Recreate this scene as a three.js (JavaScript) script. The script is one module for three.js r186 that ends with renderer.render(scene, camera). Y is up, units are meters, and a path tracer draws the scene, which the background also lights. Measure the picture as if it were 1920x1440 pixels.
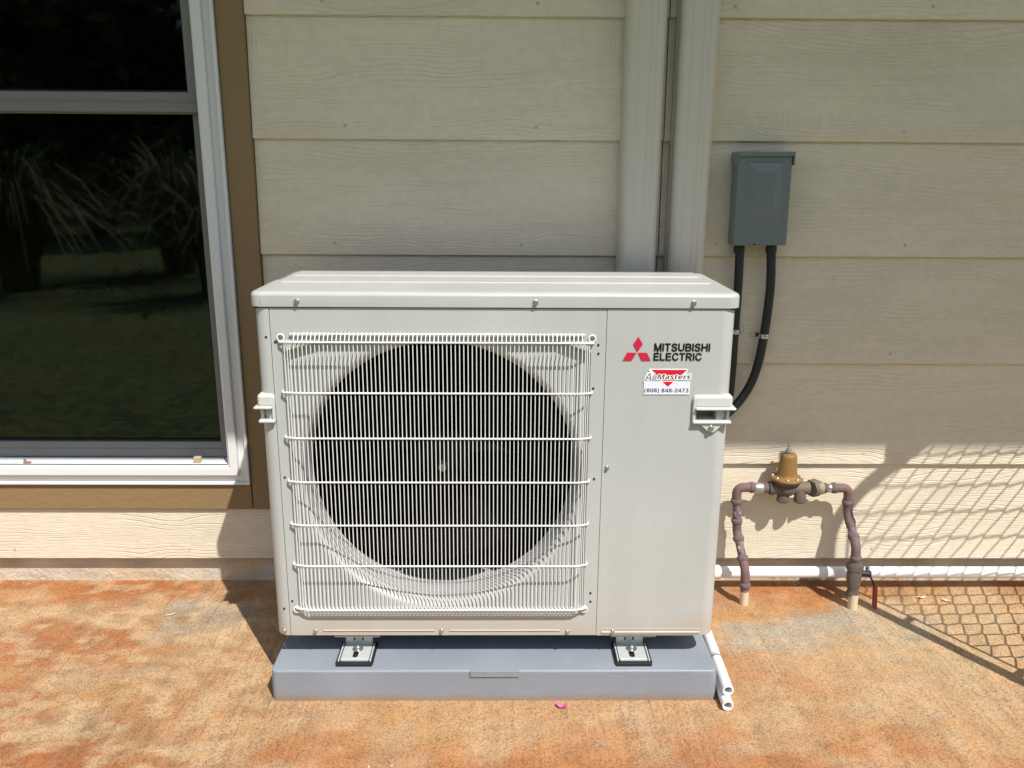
import * as THREE from 'three';
import { RoundedBoxGeometry } from 'three/addons/geometries/RoundedBoxGeometry.js';
import { mergeGeometries } from 'three/addons/utils/BufferGeometryUtils.js';

// ---------------------------------------------------------------- camera, sky, sun, exposure
const D2R = Math.PI / 180;
const scene = new THREE.Scene();
const camera = new THREE.PerspectiveCamera(49.8, 4 / 3, 0.05, 900);
camera.rotation.order = 'YXZ';
camera.position.set(0.0111, 0.98, 1.8357);
camera.rotation.set(-14.608 * D2R, -0.706 * D2R, 0.348 * D2R);

const SUN_TO = new THREE.Vector3(0.374, 1, 0.605).normalize();   // towards the sun
const sun = new THREE.DirectionalLight(new THREE.Color(1.0, 0.95, 0.875), 4.8);
sun.position.copy(SUN_TO).multiplyScalar(30);
sun.target.position.set(0, 0, 0);
sun.castShadow = true;
sun.shadow.mapSize.set(4096, 4096);
Object.assign(sun.shadow.camera, { left: -6, right: 6, top: 6, bottom: -6, near: 1, far: 80 });
scene.add(sun, sun.target);

const renderer = new THREE.WebGLRenderer({ antialias: true });
renderer.toneMapping = THREE.LinearToneMapping;
renderer.toneMappingExposure = 1.19;
renderer.shadowMap.enabled = true;

// ---------------------------------------------------------------- noise
let seed = 12345;
function rnd() { seed = (seed * 1664525 + 1013904223) >>> 0; return seed / 4294967296; }
function hash(x, y, s) { let h = Math.imul(x, 374761393) ^ Math.imul(y, 668265263) ^ Math.imul(s, 1274126177); h = Math.imul(h ^ (h >>> 13), 1274126177); return ((h ^ (h >>> 16)) >>> 0) / 4294967296; }
const mod = (a, n) => ((a % n) + n) % n;
// value noise that repeats every px, py cells
function vn(x, y, px, py, s = 0) {
  const xi = Math.floor(x), yi = Math.floor(y), fx = x - xi, fy = y - yi, u = fx * fx * (3 - 2 * fx), v = fy * fy * (3 - 2 * fy);
  const x0 = mod(xi, px), x1 = mod(xi + 1, px), y0 = mod(yi, py), y1 = mod(yi + 1, py);
  const a = hash(x0, y0, s), b = hash(x1, y0, s), c = hash(x0, y1, s), d = hash(x1, y1, s);
  return a + (b - a) * u + (c - a) * v + (a - b - c + d) * u * v;
}
function fbm(x, y, px, py, oct, s = 0) { let t = 0, a = 0.5, n = 0; for (let o = 0; o < oct; o++) { t += a * vn(x, y, px, py, s + o); n += a; a *= 0.5; x *= 2; y *= 2; px *= 2; py *= 2; } return t / n; }
const BIG = 1 << 20;
const clamp = (x, a = 0, b = 1) => Math.min(b, Math.max(a, x));
const smooth = (a, b, x) => { const t = clamp((x - a) / (b - a)); return t * t * (3 - 2 * t); };

function dataTex(w, h, fn, srgb = false) {     // fn(u, v) returns [r, g, b] in 0..1
  const d = new Uint8Array(w * h * 4);
  for (let j = 0; j < h; j++) for (let i = 0; i < w; i++) {
    const c = fn(i / w, j / h), k = (j * w + i) * 4;
    if (typeof c === 'number') d[k] = d[k + 1] = d[k + 2] = clamp(c) * 255; else { d[k] = clamp(c[0]) * 255; d[k + 1] = clamp(c[1]) * 255; d[k + 2] = clamp(c[2]) * 255; }
    d[k + 3] = 255;
  }
  const t = new THREE.DataTexture(d, w, h);
  t.wrapS = t.wrapT = THREE.RepeatWrapping; t.magFilter = THREE.LinearFilter; t.minFilter = THREE.LinearMipmapLinearFilter; t.generateMipmaps = true;
  if (srgb) t.colorSpace = THREE.SRGBColorSpace;
  t.needsUpdate = true;
  return t;
}
function sized(t, sx, sy = sx) { t.repeat.set(1 / sx, 1 / sy); return t; }

// ---------------------------------------------------------------- sky
{
  const w = 512, h = 256, d = new Float32Array(w * h * 4);
  for (let j = 0; j < h; j++) for (let i = 0; i < w; i++) {
    const el = ((j + 0.5) / h - 0.5) * 180, s = Math.sin(el * D2R), k = (j * w + i) * 4;
    let c;
    if (el >= -1) {
      const t = Math.pow(clamp(s), 0.5);
      c = [0.74 + (0.20 - 0.74) * t, 0.86 + (0.40 - 0.86) * t, 1.0 + (0.88 - 1.0) * t];
      const cl = smooth(0.44, 0.70, fbm(i / w * 12, (j / h) * 14 / Math.max(0.25, s + 0.2) * 0.5, 12, BIG, 5, 40)) * smooth(1, 8, el) * 0.8;
      c = c.map((x, q) => (x * (1 - cl) + [1.75, 1.72, 1.66][q] * cl) * 0.72);
    } else c = [0.12, 0.13, 0.08];
    d[k] = c[0]; d[k + 1] = c[1]; d[k + 2] = c[2]; d[k + 3] = 1;
  }
  const sky = new THREE.DataTexture(d, w, h, THREE.RGBAFormat, THREE.FloatType);
  sky.mapping = THREE.EquirectangularReflectionMapping; sky.magFilter = THREE.LinearFilter; sky.colorSpace = THREE.LinearSRGBColorSpace; sky.needsUpdate = true;
  scene.background = sky; scene.environment = sky;
}

// ---------------------------------------------------------------- materials
const lin = (r, g, b) => new THREE.Color().setRGB(r, g, b);
function mat(c, rough = 0.6, metal = 0, more = {}) { return new THREE.MeshStandardMaterial({ color: c, roughness: rough, metalness: metal, ...more }); }

// fibre cement siding with a stamped cedar grain, 2.0 m x 0.5 m
const SW = 2.0, SH = 0.5;
function grain(u, v) {
  const x = u * SW, y = v * SH;
  const w = (fbm(u * 5, v * 6, 5, 6, 3, 3) - 0.5) * 0.075 + (fbm(u * 14, v * 8, 14, 8, 2, 9) - 0.5) * 0.016 + (vn(u * 60, v * 40, 60, 40, 11) - 0.5) * 0.003;
  const yy = y + w;
  const dens = 0.55 + 0.8 * fbm(u * 3, v * 4, 3, 4, 2, 21);
  const per = 0.0085;
  const q = yy / per + dens * 3;
  const f = q - Math.floor(q);
  const line = Math.exp(-Math.pow((f - 0.5) / 0.11, 2)) * 1.0 + 0.35 * smooth(0.5, 1.0, f) - 0.35 * smooth(0.0, 0.5, f) ;
  const amp = smooth(0.33, 0.62, fbm(u * 9, (v * SH + w) * 46, 9, BIG, 3, 31));
  const cross = (vn(u * 420, v * 10, 420, 10, 41) - 0.5) * smooth(0.52, 0.72, fbm(u * 5, v * 5, 5, 5, 2, 45)) * 0.45;
  const fine = (vn(u * 160, v * 220, 160, 220, 51) - 0.5) * 0.12;
  return 0.55 - line * (0.18 + 0.5 * amp) * 0.6 + cross + fine;
}
const sidingBump = sized(dataTex(2048, 768, grain), SW, SH);
const sidingMap = sized(dataTex(1024, 512, (u, v) => {
  const n = 0.93 + 0.09 * (fbm(u * 6, v * 4, 6, 4, 4, 61) - 0.5) + 0.03 * (vn(u * 200, v * 90, 200, 90, 62) - 0.5);
  const s = vn(u * 300, v * 110, 300, 110, 65) > 0.9968 ? 0.75 : 1;
  return [n * s, n * s * (0.995), n * s * 0.985];
}, true), 2.6, 0.9);
const M = {};
M.siding = mat(lin(0.82, 0.745, 0.605), 0.55, 0, { map: sidingMap, bumpMap: sidingBump, bumpScale: 0.0027 });
const plasterBump = sized(dataTex(512, 512, (u, v) => 0.6 * fbm(u * 40, v * 40, 40, 40, 4, 71) + 0.4 * fbm(u * 9, v * 16, 9, 16, 3, 73)), 0.3);
M.foundation = mat(lin(0.78, 0.70, 0.56), 0.85, 0, { bumpMap: plasterBump, bumpScale: 0.004, map: sized(dataTex(512, 256, (u, v) => { const n = 0.86 + 0.22 * (fbm(u * 14, v * 8, 14, 8, 4, 76) - 0.5); const st = smooth(0.62, 0.8, fbm(u * 9, v * 5, 9, 5, 3, 78)) * 0.25; return [n, n * (1 - st * 0.2), n * (1 - st * 0.5)]; }, true), 1.1, 0.4) });
M.trim = mat(lin(0.25, 0.168, 0.082), 0.7, 0, { bumpMap: plasterBump, bumpScale: 0.0016 });
M.white = mat(lin(0.74, 0.75, 0.76), 0.42);
M.sash = mat(lin(0.20, 0.205, 0.21), 0.5, 0, { bumpMap: sized(dataTex(256, 256, (u, v) => fbm(u * 6, v * 60, 6, 60, 2, 81)), 0.2), bumpScale: 0.0003 });
M.black = mat(lin(0.012, 0.012, 0.013), 0.6);
M.glass = new THREE.MeshPhysicalMaterial({ color: lin(0.55, 0.60, 0.55), roughness: 0.03, transmission: 1, thickness: 0, ior: 1.5 });
M.room = mat(lin(0.085, 0.095, 0.07), 0.9);
M.soffit = mat(lin(0.84, 0.80, 0.72), 0.8);
M.roof = mat(lin(0.09, 0.07, 0.06), 0.9);
M.gutter = mat(lin(0.72, 0.68, 0.60), 0.5);

const paintBump = sized(dataTex(256, 256, (u, v) => fbm(u * 64, v * 64, 64, 64, 3, 91)), 0.06);
const unitTint = sized(dataTex(256, 256, (u, v) => { const n = 0.95 + 0.06 * (fbm(u * 4, v * 5, 4, 5, 4, 95) - 0.5) + 0.03 * (fbm(u * 40, v * 5, 40, 5, 3, 97) - 0.5), d = smooth(0.19, 0.125, v + 0.05 * (fbm(u * 9, v * 9, 9, 9, 4, 99) - 0.5)) * smooth(0.11, 0.125, v) * 0.10; return [n, n * (1 - d * 0.5), n * (1 - d)]; }, true), 0.9);
M.unit = mat(lin(0.515, 0.523, 0.507), 0.36, 0, { bumpMap: paintBump, bumpScale: 0.00012, map: unitTint });
M.unitPlastic = mat(lin(0.57, 0.575, 0.55), 0.4);
M.wire = mat(lin(0.76, 0.76, 0.735), 0.36);
M.dark = new THREE.MeshPhysicalMaterial({ color: lin(0.002, 0.002, 0.002), roughness: 0.9, specularIntensity: 0.1 });
M.fan = new THREE.MeshPhysicalMaterial({ color: lin(0.002, 0.002, 0.0022), roughness: 0.75, specularIntensity: 0.15 });
M.screw = mat(lin(0.55, 0.54, 0.52), 0.32, 0.9);
M.zinc = mat(lin(0.56, 0.60, 0.585), 0.42, 0.25, { bumpMap: sized(dataTex(256, 256, (u, v) => fbm(u * 8, v * 90, 8, 90, 2, 101)), 0.05), bumpScale: 0.0002 });
M.pad = mat(lin(0.285, 0.318, 0.365), 0.5, 0, { bumpMap: sized(dataTex(256, 256, (u, v) => fbm(u * 90, v * 90, 90, 90, 2, 111)), 0.12), bumpScale: 0.00045, map: sized(dataTex(512, 512, (u, v) => { const n = 0.93 + 0.14 * (fbm(u * 5, v * 6, 5, 6, 5, 115) - 0.5), d = smooth(0.026, 0.0, v + 0.014 * (fbm(u * 14, v * 4, 14, 4, 4, 117) - 0.5)) * 0.45; return [n * (1 + 0.12 * d), n * (1 - 0.22 * d), n * (1 - 0.5 * d)]; }, true), 0.7) });
M.rubber = mat(lin(0.012, 0.012, 0.014), 0.7);
M.duct = mat(lin(0.60, 0.575, 0.50), 0.45);
M.box = mat(lin(0.165, 0.195, 0.205), 0.36, 0, { bumpMap: paintBump, bumpScale: 0.0001 });
M.whip = mat(lin(0.017, 0.019, 0.023), 0.42);
M.chrome = mat(lin(0.62, 0.63, 0.64), 0.25, 1);
M.pvc = mat(lin(0.80, 0.81, 0.82), 0.38);
M.pvcMark = mat(lin(0.25, 0.28, 0.29), 0.5);
const pipeMap = sized(dataTex(256, 256, (u, v) => {
  const a = fbm(u * 16, v * 18, 16, 18, 4, 121), b = smooth(0.55, 0.75, fbm(u * 18, v * 14, 18, 14, 3, 123));
  return [0.43 + 0.3 * (a - 0.5) + 0.2 * b, 0.365 + 0.26 * (a - 0.5) + 0.22 * b, 0.37 + 0.25 * (a - 0.5) + 0.22 * b];
}, true), 0.12);
const pipeBump = sized(dataTex(256, 256, (u, v) => fbm(u * 30, v * 30, 30, 30, 4, 125)), 0.06);
M.pipe = mat(lin(1, 1, 1), 0.75, 0, { map: pipeMap, bumpMap: pipeBump, bumpScale: 0.0008 });
M.elbow = mat(lin(0.165, 0.098, 0.098), 0.7, 0, { bumpMap: pipeBump, bumpScale: 0.0008 });
M.bronze = mat(lin(0.165, 0.132, 0.105), 0.65, 0.1, { bumpMap: pipeBump, bumpScale: 0.0012 });
M.brassPaint = mat(lin(0.275, 0.155, 0.05), 0.5, 0.15, { bumpMap: pipeBump, bumpScale: 0.0003 });
M.stub = mat(lin(0.62, 0.53, 0.36), 0.7, 0, { bumpMap: pipeBump, bumpScale: 0.0004 });
M.redVinyl = mat(lin(0.26, 0.02, 0.03), 0.4);
M.nutBlue = mat(lin(0.10, 0.14, 0.24), 0.5);
M.petal = new THREE.MeshPhysicalMaterial({ color: lin(0.78, 0.14, 0.28), roughness: 0.8 });
M.husk = mat(lin(0.72, 0.64, 0.50), 0.85);
M.crumb = mat(lin(0.16, 0.13, 0.09), 0.9);
M.galv = mat(lin(0.45, 0.46, 0.47), 0.45, 0.8);

// ---------------------------------------------------------------- helpers
const used = {};
function num(name) { const n = used[name] = (used[name] ?? -1) + 1; return n ? `${name}_${String(n).padStart(3, '0')}` : name; }
function thing(name, label, category, pos = [0, 0, 0], group) {
  const o = new THREE.Group(); o.name = num(name); o.position.set(...pos); scene.add(o);
  o.userData = { label, category }; if (group) o.userData.group = group;
  return o;
}
function part(parent, name, geo, m, label) {
  const g = Array.isArray(geo) ? mergeGeometries(geo.map((x) => (x.index ? x.toNonIndexed() : x)).map(strip)) : geo;
  const o = new THREE.Mesh(g, m); o.name = name; o.castShadow = o.receiveShadow = true; parent.add(o);
  if (label) o.userData.label = label;
  return o;
}
function strip(g) { for (const k of Object.keys(g.attributes)) if (!['position', 'normal', 'uv'].includes(k)) g.deleteAttribute(k); if (!g.attributes.uv) g.setAttribute('uv', new THREE.BufferAttribute(new Float32Array(g.attributes.position.count * 2), 2)); return g; }
function sub(parent, name, pos = [0, 0, 0]) { const o = new THREE.Group(); o.name = name; o.position.set(...pos); parent.add(o); return o; }
// uv in metres, by the axis each face looks along
function boxUV(g, ou = 0, ov = 0) {
  if (g.index) g = g.toNonIndexed();
  const p = g.attributes.position, n = g.attributes.normal, uv = new Float32Array(p.count * 2);
  for (let i = 0; i < p.count; i++) {
    const ax = Math.abs(n.getX(i)), ay = Math.abs(n.getY(i)), az = Math.abs(n.getZ(i));
    let u, v;
    if (az >= ax && az >= ay) { u = p.getX(i); v = p.getY(i); } else if (ay >= ax) { u = p.getX(i); v = p.getZ(i); } else { u = p.getZ(i); v = p.getY(i); }
    uv[2 * i] = u + ou; uv[2 * i + 1] = v + ov;
  }
  g.setAttribute('uv', new THREE.BufferAttribute(uv, 2));
  return g;
}
// box from corner to corner
function bx(x0, x1, y0, y1, z0, z1, r = 0) {
  const w = x1 - x0, h = y1 - y0, d = z1 - z0;
  let g = r > 0 ? new RoundedBoxGeometry(w, h, d, 2, Math.min(r, w / 2.01, h / 2.01, d / 2.01)) : new THREE.BoxGeometry(w, h, d);
  g.translate((x0 + x1) / 2, (y0 + y1) / 2, (z0 + z1) / 2);
  return boxUV(g);
}
const V = (x, y, z) => new THREE.Vector3(x, y, z);
// round tube along a polyline; r may be a number or a list
function tube(pts, r, seg = 8, caps = true) {
  const P = pts.map((p) => (p.isVector3 ? p : V(...p))), n = P.length, pos = [], nor = [], uv = [], idx = [];
  const T = P.map((p, i) => P[Math.min(n - 1, i + 1)].clone().sub(P[Math.max(0, i - 1)]).normalize());
  let N = Math.abs(T[0].y) < 0.9 ? V(0, 1, 0) : V(0, 0, 1); let len = 0;
  for (let i = 0; i < n; i++) {
    N = N.clone().sub(T[i].clone().multiplyScalar(N.dot(T[i]))).normalize();
    const Bn = T[i].clone().cross(N), rr = Array.isArray(r) ? r[i] : r;
    if (i) len += P[i].distanceTo(P[i - 1]);
    for (let k = 0; k <= seg; k++) {
      const a = k / seg * Math.PI * 2, d = N.clone().multiplyScalar(Math.cos(a)).addScaledVector(Bn, Math.sin(a));
      pos.push(P[i].x + d.x * rr, P[i].y + d.y * rr, P[i].z + d.z * rr); nor.push(d.x, d.y, d.z); uv.push(a * rr, len);
    }
  }
  for (let i = 0; i < n - 1; i++) for (let k = 0; k < seg; k++) { const a = i * (seg + 1) + k, b = a + seg + 1; idx.push(a, a + 1, b, b, a + 1, b + 1); }
  if (caps) for (const [i, s] of [[0, -1], [n - 1, 1]]) {
    const c = pos.length / 3; pos.push(P[i].x, P[i].y, P[i].z); nor.push(T[i].x * s, T[i].y * s, T[i].z * s); uv.push(0, 0);
    const st = pos.length / 3;
    for (let k = 0; k <= seg; k++) { const q = (i * (seg + 1) + k) * 3; pos.push(pos[q], pos[q + 1], pos[q + 2]); nor.push(T[i].x * s, T[i].y * s, T[i].z * s); uv.push(0, 0); }
    for (let k = 0; k < seg; k++) if (s > 0) idx.push(c, st + k, st + k + 1); else idx.push(c, st + k + 1, st + k);
  }
  const g = new THREE.BufferGeometry();
  g.setAttribute('position', new THREE.Float32BufferAttribute(pos, 3)); g.setAttribute('normal', new THREE.Float32BufferAttribute(nor, 3)); g.setAttribute('uv', new THREE.Float32BufferAttribute(uv, 2)); g.setIndex(idx);
  return g;
}
// points of a path with its corners rounded
function roundPath(pts, rad, steps = 5) {
  const P = pts.map((p) => V(...p)), out = [P[0]];
  for (let i = 1; i < P.length - 1; i++) {
    const a = P[i - 1].clone().sub(P[i]), b = P[i + 1].clone().sub(P[i]), r = Math.min(rad, a.length() * 0.49, b.length() * 0.49);
    const A = P[i].clone().addScaledVector(a.normalize(), r), B = P[i].clone().addScaledVector(b.normalize(), r);
    for (let s = 0; s <= steps; s++) { const t = s / steps; out.push(A.clone().multiplyScalar((1 - t) * (1 - t)).addScaledVector(P[i], 2 * t * (1 - t)).addScaledVector(B, t * t)); }
  }
  out.push(P[P.length - 1]);
  return out;
}
function lathe(prof, seg = 32) { return new THREE.LatheGeometry(prof.map(([r, y]) => new THREE.Vector2(r, y)), seg); }
function ext(shape, depth, bevel = 0, bseg = 2, curveSegments = 12) {
  return new THREE.ExtrudeGeometry(shape, { depth, bevelEnabled: bevel > 0, bevelSize: bevel, bevelThickness: bevel, bevelSegments: bseg, curveSegments, bevelOffset: -bevel });
}
function poly(pts) { const s = new THREE.Shape(); pts.forEach(([x, y], i) => (i ? s.lineTo(x, y) : s.moveTo(x, y))); s.closePath(); return s; }
function rrect(x0, x1, y0, y1, r) {
  const s = new THREE.Shape(); s.moveTo(x0 + r, y0); s.lineTo(x1 - r, y0); s.absarc(x1 - r, y0 + r, r, -Math.PI / 2, 0); s.lineTo(x1, y1 - r); s.absarc(x1 - r, y1 - r, r, 0, Math.PI / 2);
  s.lineTo(x0 + r, y1); s.absarc(x0 + r, y1 - r, r, Math.PI / 2, Math.PI); s.lineTo(x0, y0 + r); s.absarc(x0 + r, y0 + r, r, Math.PI, Math.PI * 1.5); return s;
}
function place(g, x, y, z) { g.translate(x, y, z); return g; }

// ---------------------------------------------------------------- ground
{
  // stains of the slab: [x, z, reach x, reach z, colour, strength]
  const TAN = [0.455, 0.27, 0.130], ORANGE = [0.39, 0.142, 0.044], DEEP = [0.33, 0.098, 0.024], GREY = [0.36, 0.335, 0.27], PALE = [0.50, 0.35, 0.20], BROWN = [0.27, 0.155, 0.07], AMBER = [0.42, 0.215, 0.075];
  const stains = [
    [-1.10, 0.02, 0.5, 0.07, ORANGE, 0.9], [-0.82, 0.06, 0.22, 0.06, DEEP, 0.6], [-0.70, 0.03, 0.12, 0.04, ORANGE, 0.7], [-1.15, 0.19, 0.05, 0.05, GREY, 0.8], [-1.13, 0.27, 0.06, 0.04, BROWN, 0.6],
    [-0.95, 0.17, 0.16, 0.08, PALE, 0.7], [-0.82, 0.12, 0.16, 0.035, PALE, 0.7], [-0.87, 0.24, 0.2, 0.06, DEEP, 0.62], [-0.98, 0.30, 0.16, 0.06, ORANGE, 0.75], [-0.73, 0.16, 0.16, 0.05, BROWN, 0.55], [-0.66, 0.10, 0.09, 0.035, GREY, 0.7],
    [-0.77, 0.25, 0.06, 0.028, BROWN, 0.6], [-0.70, 0.235, 0.08, 0.04, GREY, 0.75], [-0.62, 0.24, 0.14, 0.07, PALE, 0.75], [-0.62, 0.17, 0.10, 0.04, GREY, 0.55], [-0.80, 0.33, 0.14, 0.04, ORANGE, 0.5],
    [-0.98, 0.47, 0.16, 0.09, ORANGE, 0.85], [-0.93, 0.60, 0.14, 0.10, ORANGE, 1.0], [-0.70, 0.58, 0.13, 0.07, BROWN, 0.5], [-0.66, 0.66, 0.2, 0.06, DEEP, 0.5], [-0.72, 0.47, 0.12, 0.06, AMBER, 0.5], [-0.42, 0.64, 0.15, 0.05, ORANGE, 0.6], [-0.55, 0.42, 0.16, 0.10, PALE, 0.45], [-0.78, 0.40, 0.05, 0.04, GREY, 0.3],
    [-0.2, 0.55, 0.3, 0.10, AMBER, 0.4], [0.12, 0.60, 0.26, 0.08, ORANGE, 0.38], [-0.1, 0.63, 0.3, 0.05, ORANGE, 0.4], [0.1, 0.66, 0.5, 0.05, ORANGE, 0.5], [0.7, 0.67, 0.4, 0.05, ORANGE, 0.5], [-0.80, 0.68, 0.35, 0.05, DEEP, 0.7], [0.35, 0.62, 0.22, 0.07, ORANGE, 0.35], [0.46, 0.58, 0.055, 0.11, BROWN, 0.45], [0.60, 0.62, 0.22, 0.07, ORANGE, 0.42], [0.60, 0.41, 0.16, 0.06, ORANGE, 0.42], [0.85, 0.64, 0.3, 0.07, ORANGE, 0.42], [0.80, 0.47, 0.22, 0.06, PALE, 0.4], [1.0, 0.28, 0.3, 0.12, PALE, 0.6],
    [0.62, 0.04, 0.22, 0.06, ORANGE, 0.8], [0.60, 0.14, 0.16, 0.06, AMBER, 0.85], [0.72, 0.10, 0.10, 0.05, ORANGE, 0.6], [0.55, 0.22, 0.10, 0.05, AMBER, 0.6], [1.05, 0.01, 0.45, 0.045, ORANGE, 1.0], [0.95, 0.05, 0.2, 0.06, AMBER, 0.8], [0.86, 0.03, 0.03, 0.02, GREY, 0.7],
    [0.74, 0.20, 0.13, 0.06, GREY, 0.9], [0.60, 0.27, 0.13, 0.045, GREY, 0.85], [0.84, 0.17, 0.12, 0.06, GREY, 0.6], [0.90, 0.27, 0.14, 0.06, PALE, 0.5], [1.1, 0.16, 0.25, 0.08, PALE, 0.7], [1.05, 0.36, 0.2, 0.10, PALE, 0.5], [0.80, 0.38, 0.2, 0.06, PALE, 0.35], [0.0, 0.1, 0.5, 0.12, BROWN, 0.5],
  ];
  const fbmB = (x, y, o, s) => fbm(x, y, BIG, BIG, o, s);
  function stain(x, z) {
    const wx = (fbmB(x * 7 + 30, z * 9 + 30, 6, 201) - 0.5) * 0.40, wz = (fbmB(x * 6 + 70, z * 10 + 30, 6, 205) - 0.5) * 0.24;
    const X = x + wx, Z = z + wz;
    let c = TAN.slice();
    for (const [sx, sz, rx, rz, k, a] of stains) {
      const d = Math.hypot((X - sx) / rx, (Z - sz) / rz); if (d > 1.6) continue;
      const t = a * smooth(1.5, 0.35, d);
      for (let q = 0; q < 3; q++) c[q] += (k[q] - c[q]) * t;
    }
    // blotches of the same colours in no order
    const b1 = smooth(0.53, 0.72, fbmB(x * 9 + 5, z * 13 + 9, 5, 211)) * 0.5 * (1 - 0.8 * smooth(-0.60, -0.35, x) * smooth(0.06, 0.2, z)), b2 = smooth(0.56, 0.74, fbmB(x * 11 + 55, z * 15 + 19, 5, 217)) * 0.5, b3 = smooth(0.58, 0.74, fbmB(x * 16 + 15, z * 22 + 39, 4, 223)) * 0.4;
    for (let q = 0; q < 3; q++) { c[q] += (ORANGE[q] - c[q]) * b1 * 0.7; c[q] += (PALE[q] - c[q]) * b2; c[q] += (GREY[q] - c[q]) * b3 * 0.5; }
    const streak = fbmB(x * 46 + 7, z * 3.2 + 4, 3, 235); const lf = smooth(-0.25, -0.6, x), m1 = smooth(0.50, 0.66, fbmB(x * 22 + 9, z * 40 + 2, 5, 241)) * (0.14 + 0.5 * lf), m2 = smooth(0.52, 0.68, fbmB(x * 26 + 19, z * 46 + 12, 5, 247)) * (0.2 + 0.4 * lf);
    for (let q = 0; q < 3; q++) { c[q] += (PALE[q] * 1.06 - c[q]) * m1; c[q] += (BROWN[q] - c[q]) * m2 * 0.7; }
    const n = 0.73 + 0.28 * fbmB(x * 34 + 3, z * 44 + 4, 5, 231) + 0.27 * streak;
    return c.map((v) => v * n);
  }
  const xs = [], zs = [];
  for (let x = -6; x < -1.5; x += 0.25) xs.push(x); for (let x = -1.5; x < 1.75; x += 0.009) xs.push(x); for (let x = 1.75; x <= 6.01; x += 0.25) xs.push(x);
  for (let z = -0.1; z < 0.86; z += 0.009) zs.push(z); for (let z = 0.86; z <= 0.961; z += 0.05) zs.push(z);
  const nx = xs.length, nz = zs.length, pos = new Float32Array(nx * nz * 3), col = new Float32Array(nx * nz * 3), uv = new Float32Array(nx * nz * 2), idx = [];
  for (let j = 0; j < nz; j++) for (let i = 0; i < nx; i++) {
    const k = j * nx + i, c = stain(xs[i], zs[j]);
    pos.set([xs[i], 0, zs[j]], k * 3); col.set(c, k * 3); uv.set([xs[i], zs[j]], k * 2);
    if (i && j) { const a = k - nx - 1, b = k - nx, d = k - 1; idx.push(a, d, b, b, d, k); }
  }
  const g = new THREE.BufferGeometry();
  g.setAttribute('position', new THREE.BufferAttribute(pos, 3)); g.setAttribute('color', new THREE.BufferAttribute(col, 3)); g.setAttribute('uv', new THREE.BufferAttribute(uv, 2)); g.setIndex(idx); g.computeVertexNormals();
  const TS = 0.72;
  const height = (u, v) => {
    const broom = fbm(u * 200 + (vn(u * 6, v * 4, 6, 4, 303) - 0.5) * 2.5, v * 3, 200, 3, 2, 301), pit = fbm(u * 190, v * 190, 190, 190, 3, 307);
    const soft = smooth(0.35, 0.62, fbm(u * 4, v * 3, 4, 3, 3, 311));
    const groove = smooth(0.60, 0.80, fbm(u * 120 + (vn(u * 5, v * 3, 5, 3, 304) - 0.5) * 1.2, v * 2, 120, 2, 2, 305)) * soft;
    return 0.55 + (broom - 0.5) * 0.3 * (0.1 + soft) + (pit - 0.5) * 0.36 - groove * 0.17;
  };
  const fine = sized(dataTex(1024, 1024, (u, v) => {
    const h = height(u, v), sp = fbm(u * 380, v * 330, 380, 330, 2, 321), sp2 = vn(u * 420, v * 380, 420, 380, 331);
    const mottle = fbm(u * 30, v * 34, 30, 34, 4, 337);
    let n = 0.93 + 0.55 * (sp - 0.5) + 0.36 * (h - 0.5) + 0.10 * (mottle - 0.5); if (sp2 > 0.975) n *= 0.86; if (sp2 < 0.05) n *= 1.18;
    return [n, n * (1.0 + 0.04 * (sp - 0.5)), n * (1.0 + 0.08 * (sp - 0.5))];
  }), TS);
  fine.colorSpace = THREE.SRGBColorSpace;
  const bump = sized(dataTex(1024, 1024, height), TS);
  const slab = new THREE.Mesh(g, new THREE.MeshStandardMaterial({ vertexColors: true, map: fine, bumpMap: bump, bumpScale: 0.0019, roughness: 0.85 }));
  slab.name = 'patio_slab'; slab.userData = { kind: 'structure', label: 'broom finished concrete slab stained orange and tan' }; slab.receiveShadow = true; scene.add(slab);
  const edge = new THREE.Mesh(bx(-6, 6, -0.1, -0.004, 0.86, 0.952), mat(lin(0.40, 0.27, 0.15), 0.9)); edge.name = 'slab_edge'; edge.userData = { kind: 'structure', label: 'edge of the concrete slab towards the lawn' }; scene.add(edge);
  const lawnTex = sized(dataTex(512, 512, (u, v) => { const n = fbm(u * 60, v * 60, 60, 60, 4, 341), m = fbm(u * 5, v * 5, 5, 5, 3, 345); return [0.33 + 0.3 * (n - 0.5) + 0.12 * (m - 0.5), 0.37 + 0.32 * (n - 0.5), 0.22 + 0.18 * (n - 0.5)]; }, true), 1.6);
  const lawn = new THREE.Mesh(new THREE.PlaneGeometry(700, 700).rotateX(-Math.PI / 2).translate(0, -0.05, 0), mat(lin(1.35, 1.35, 1.35), 0.95, 0, { map: lawnTex }));
  { const p = lawn.geometry.attributes.position, q = lawn.geometry.attributes.uv; for (let i = 0; i < p.count; i++) q.setXY(i, p.getX(i), p.getZ(i)); }
  lawn.name = 'lawn'; lawn.userData = { kind: 'structure', label: 'mown green lawn beyond the slab' }; lawn.receiveShadow = true; scene.add(lawn);
}

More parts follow.
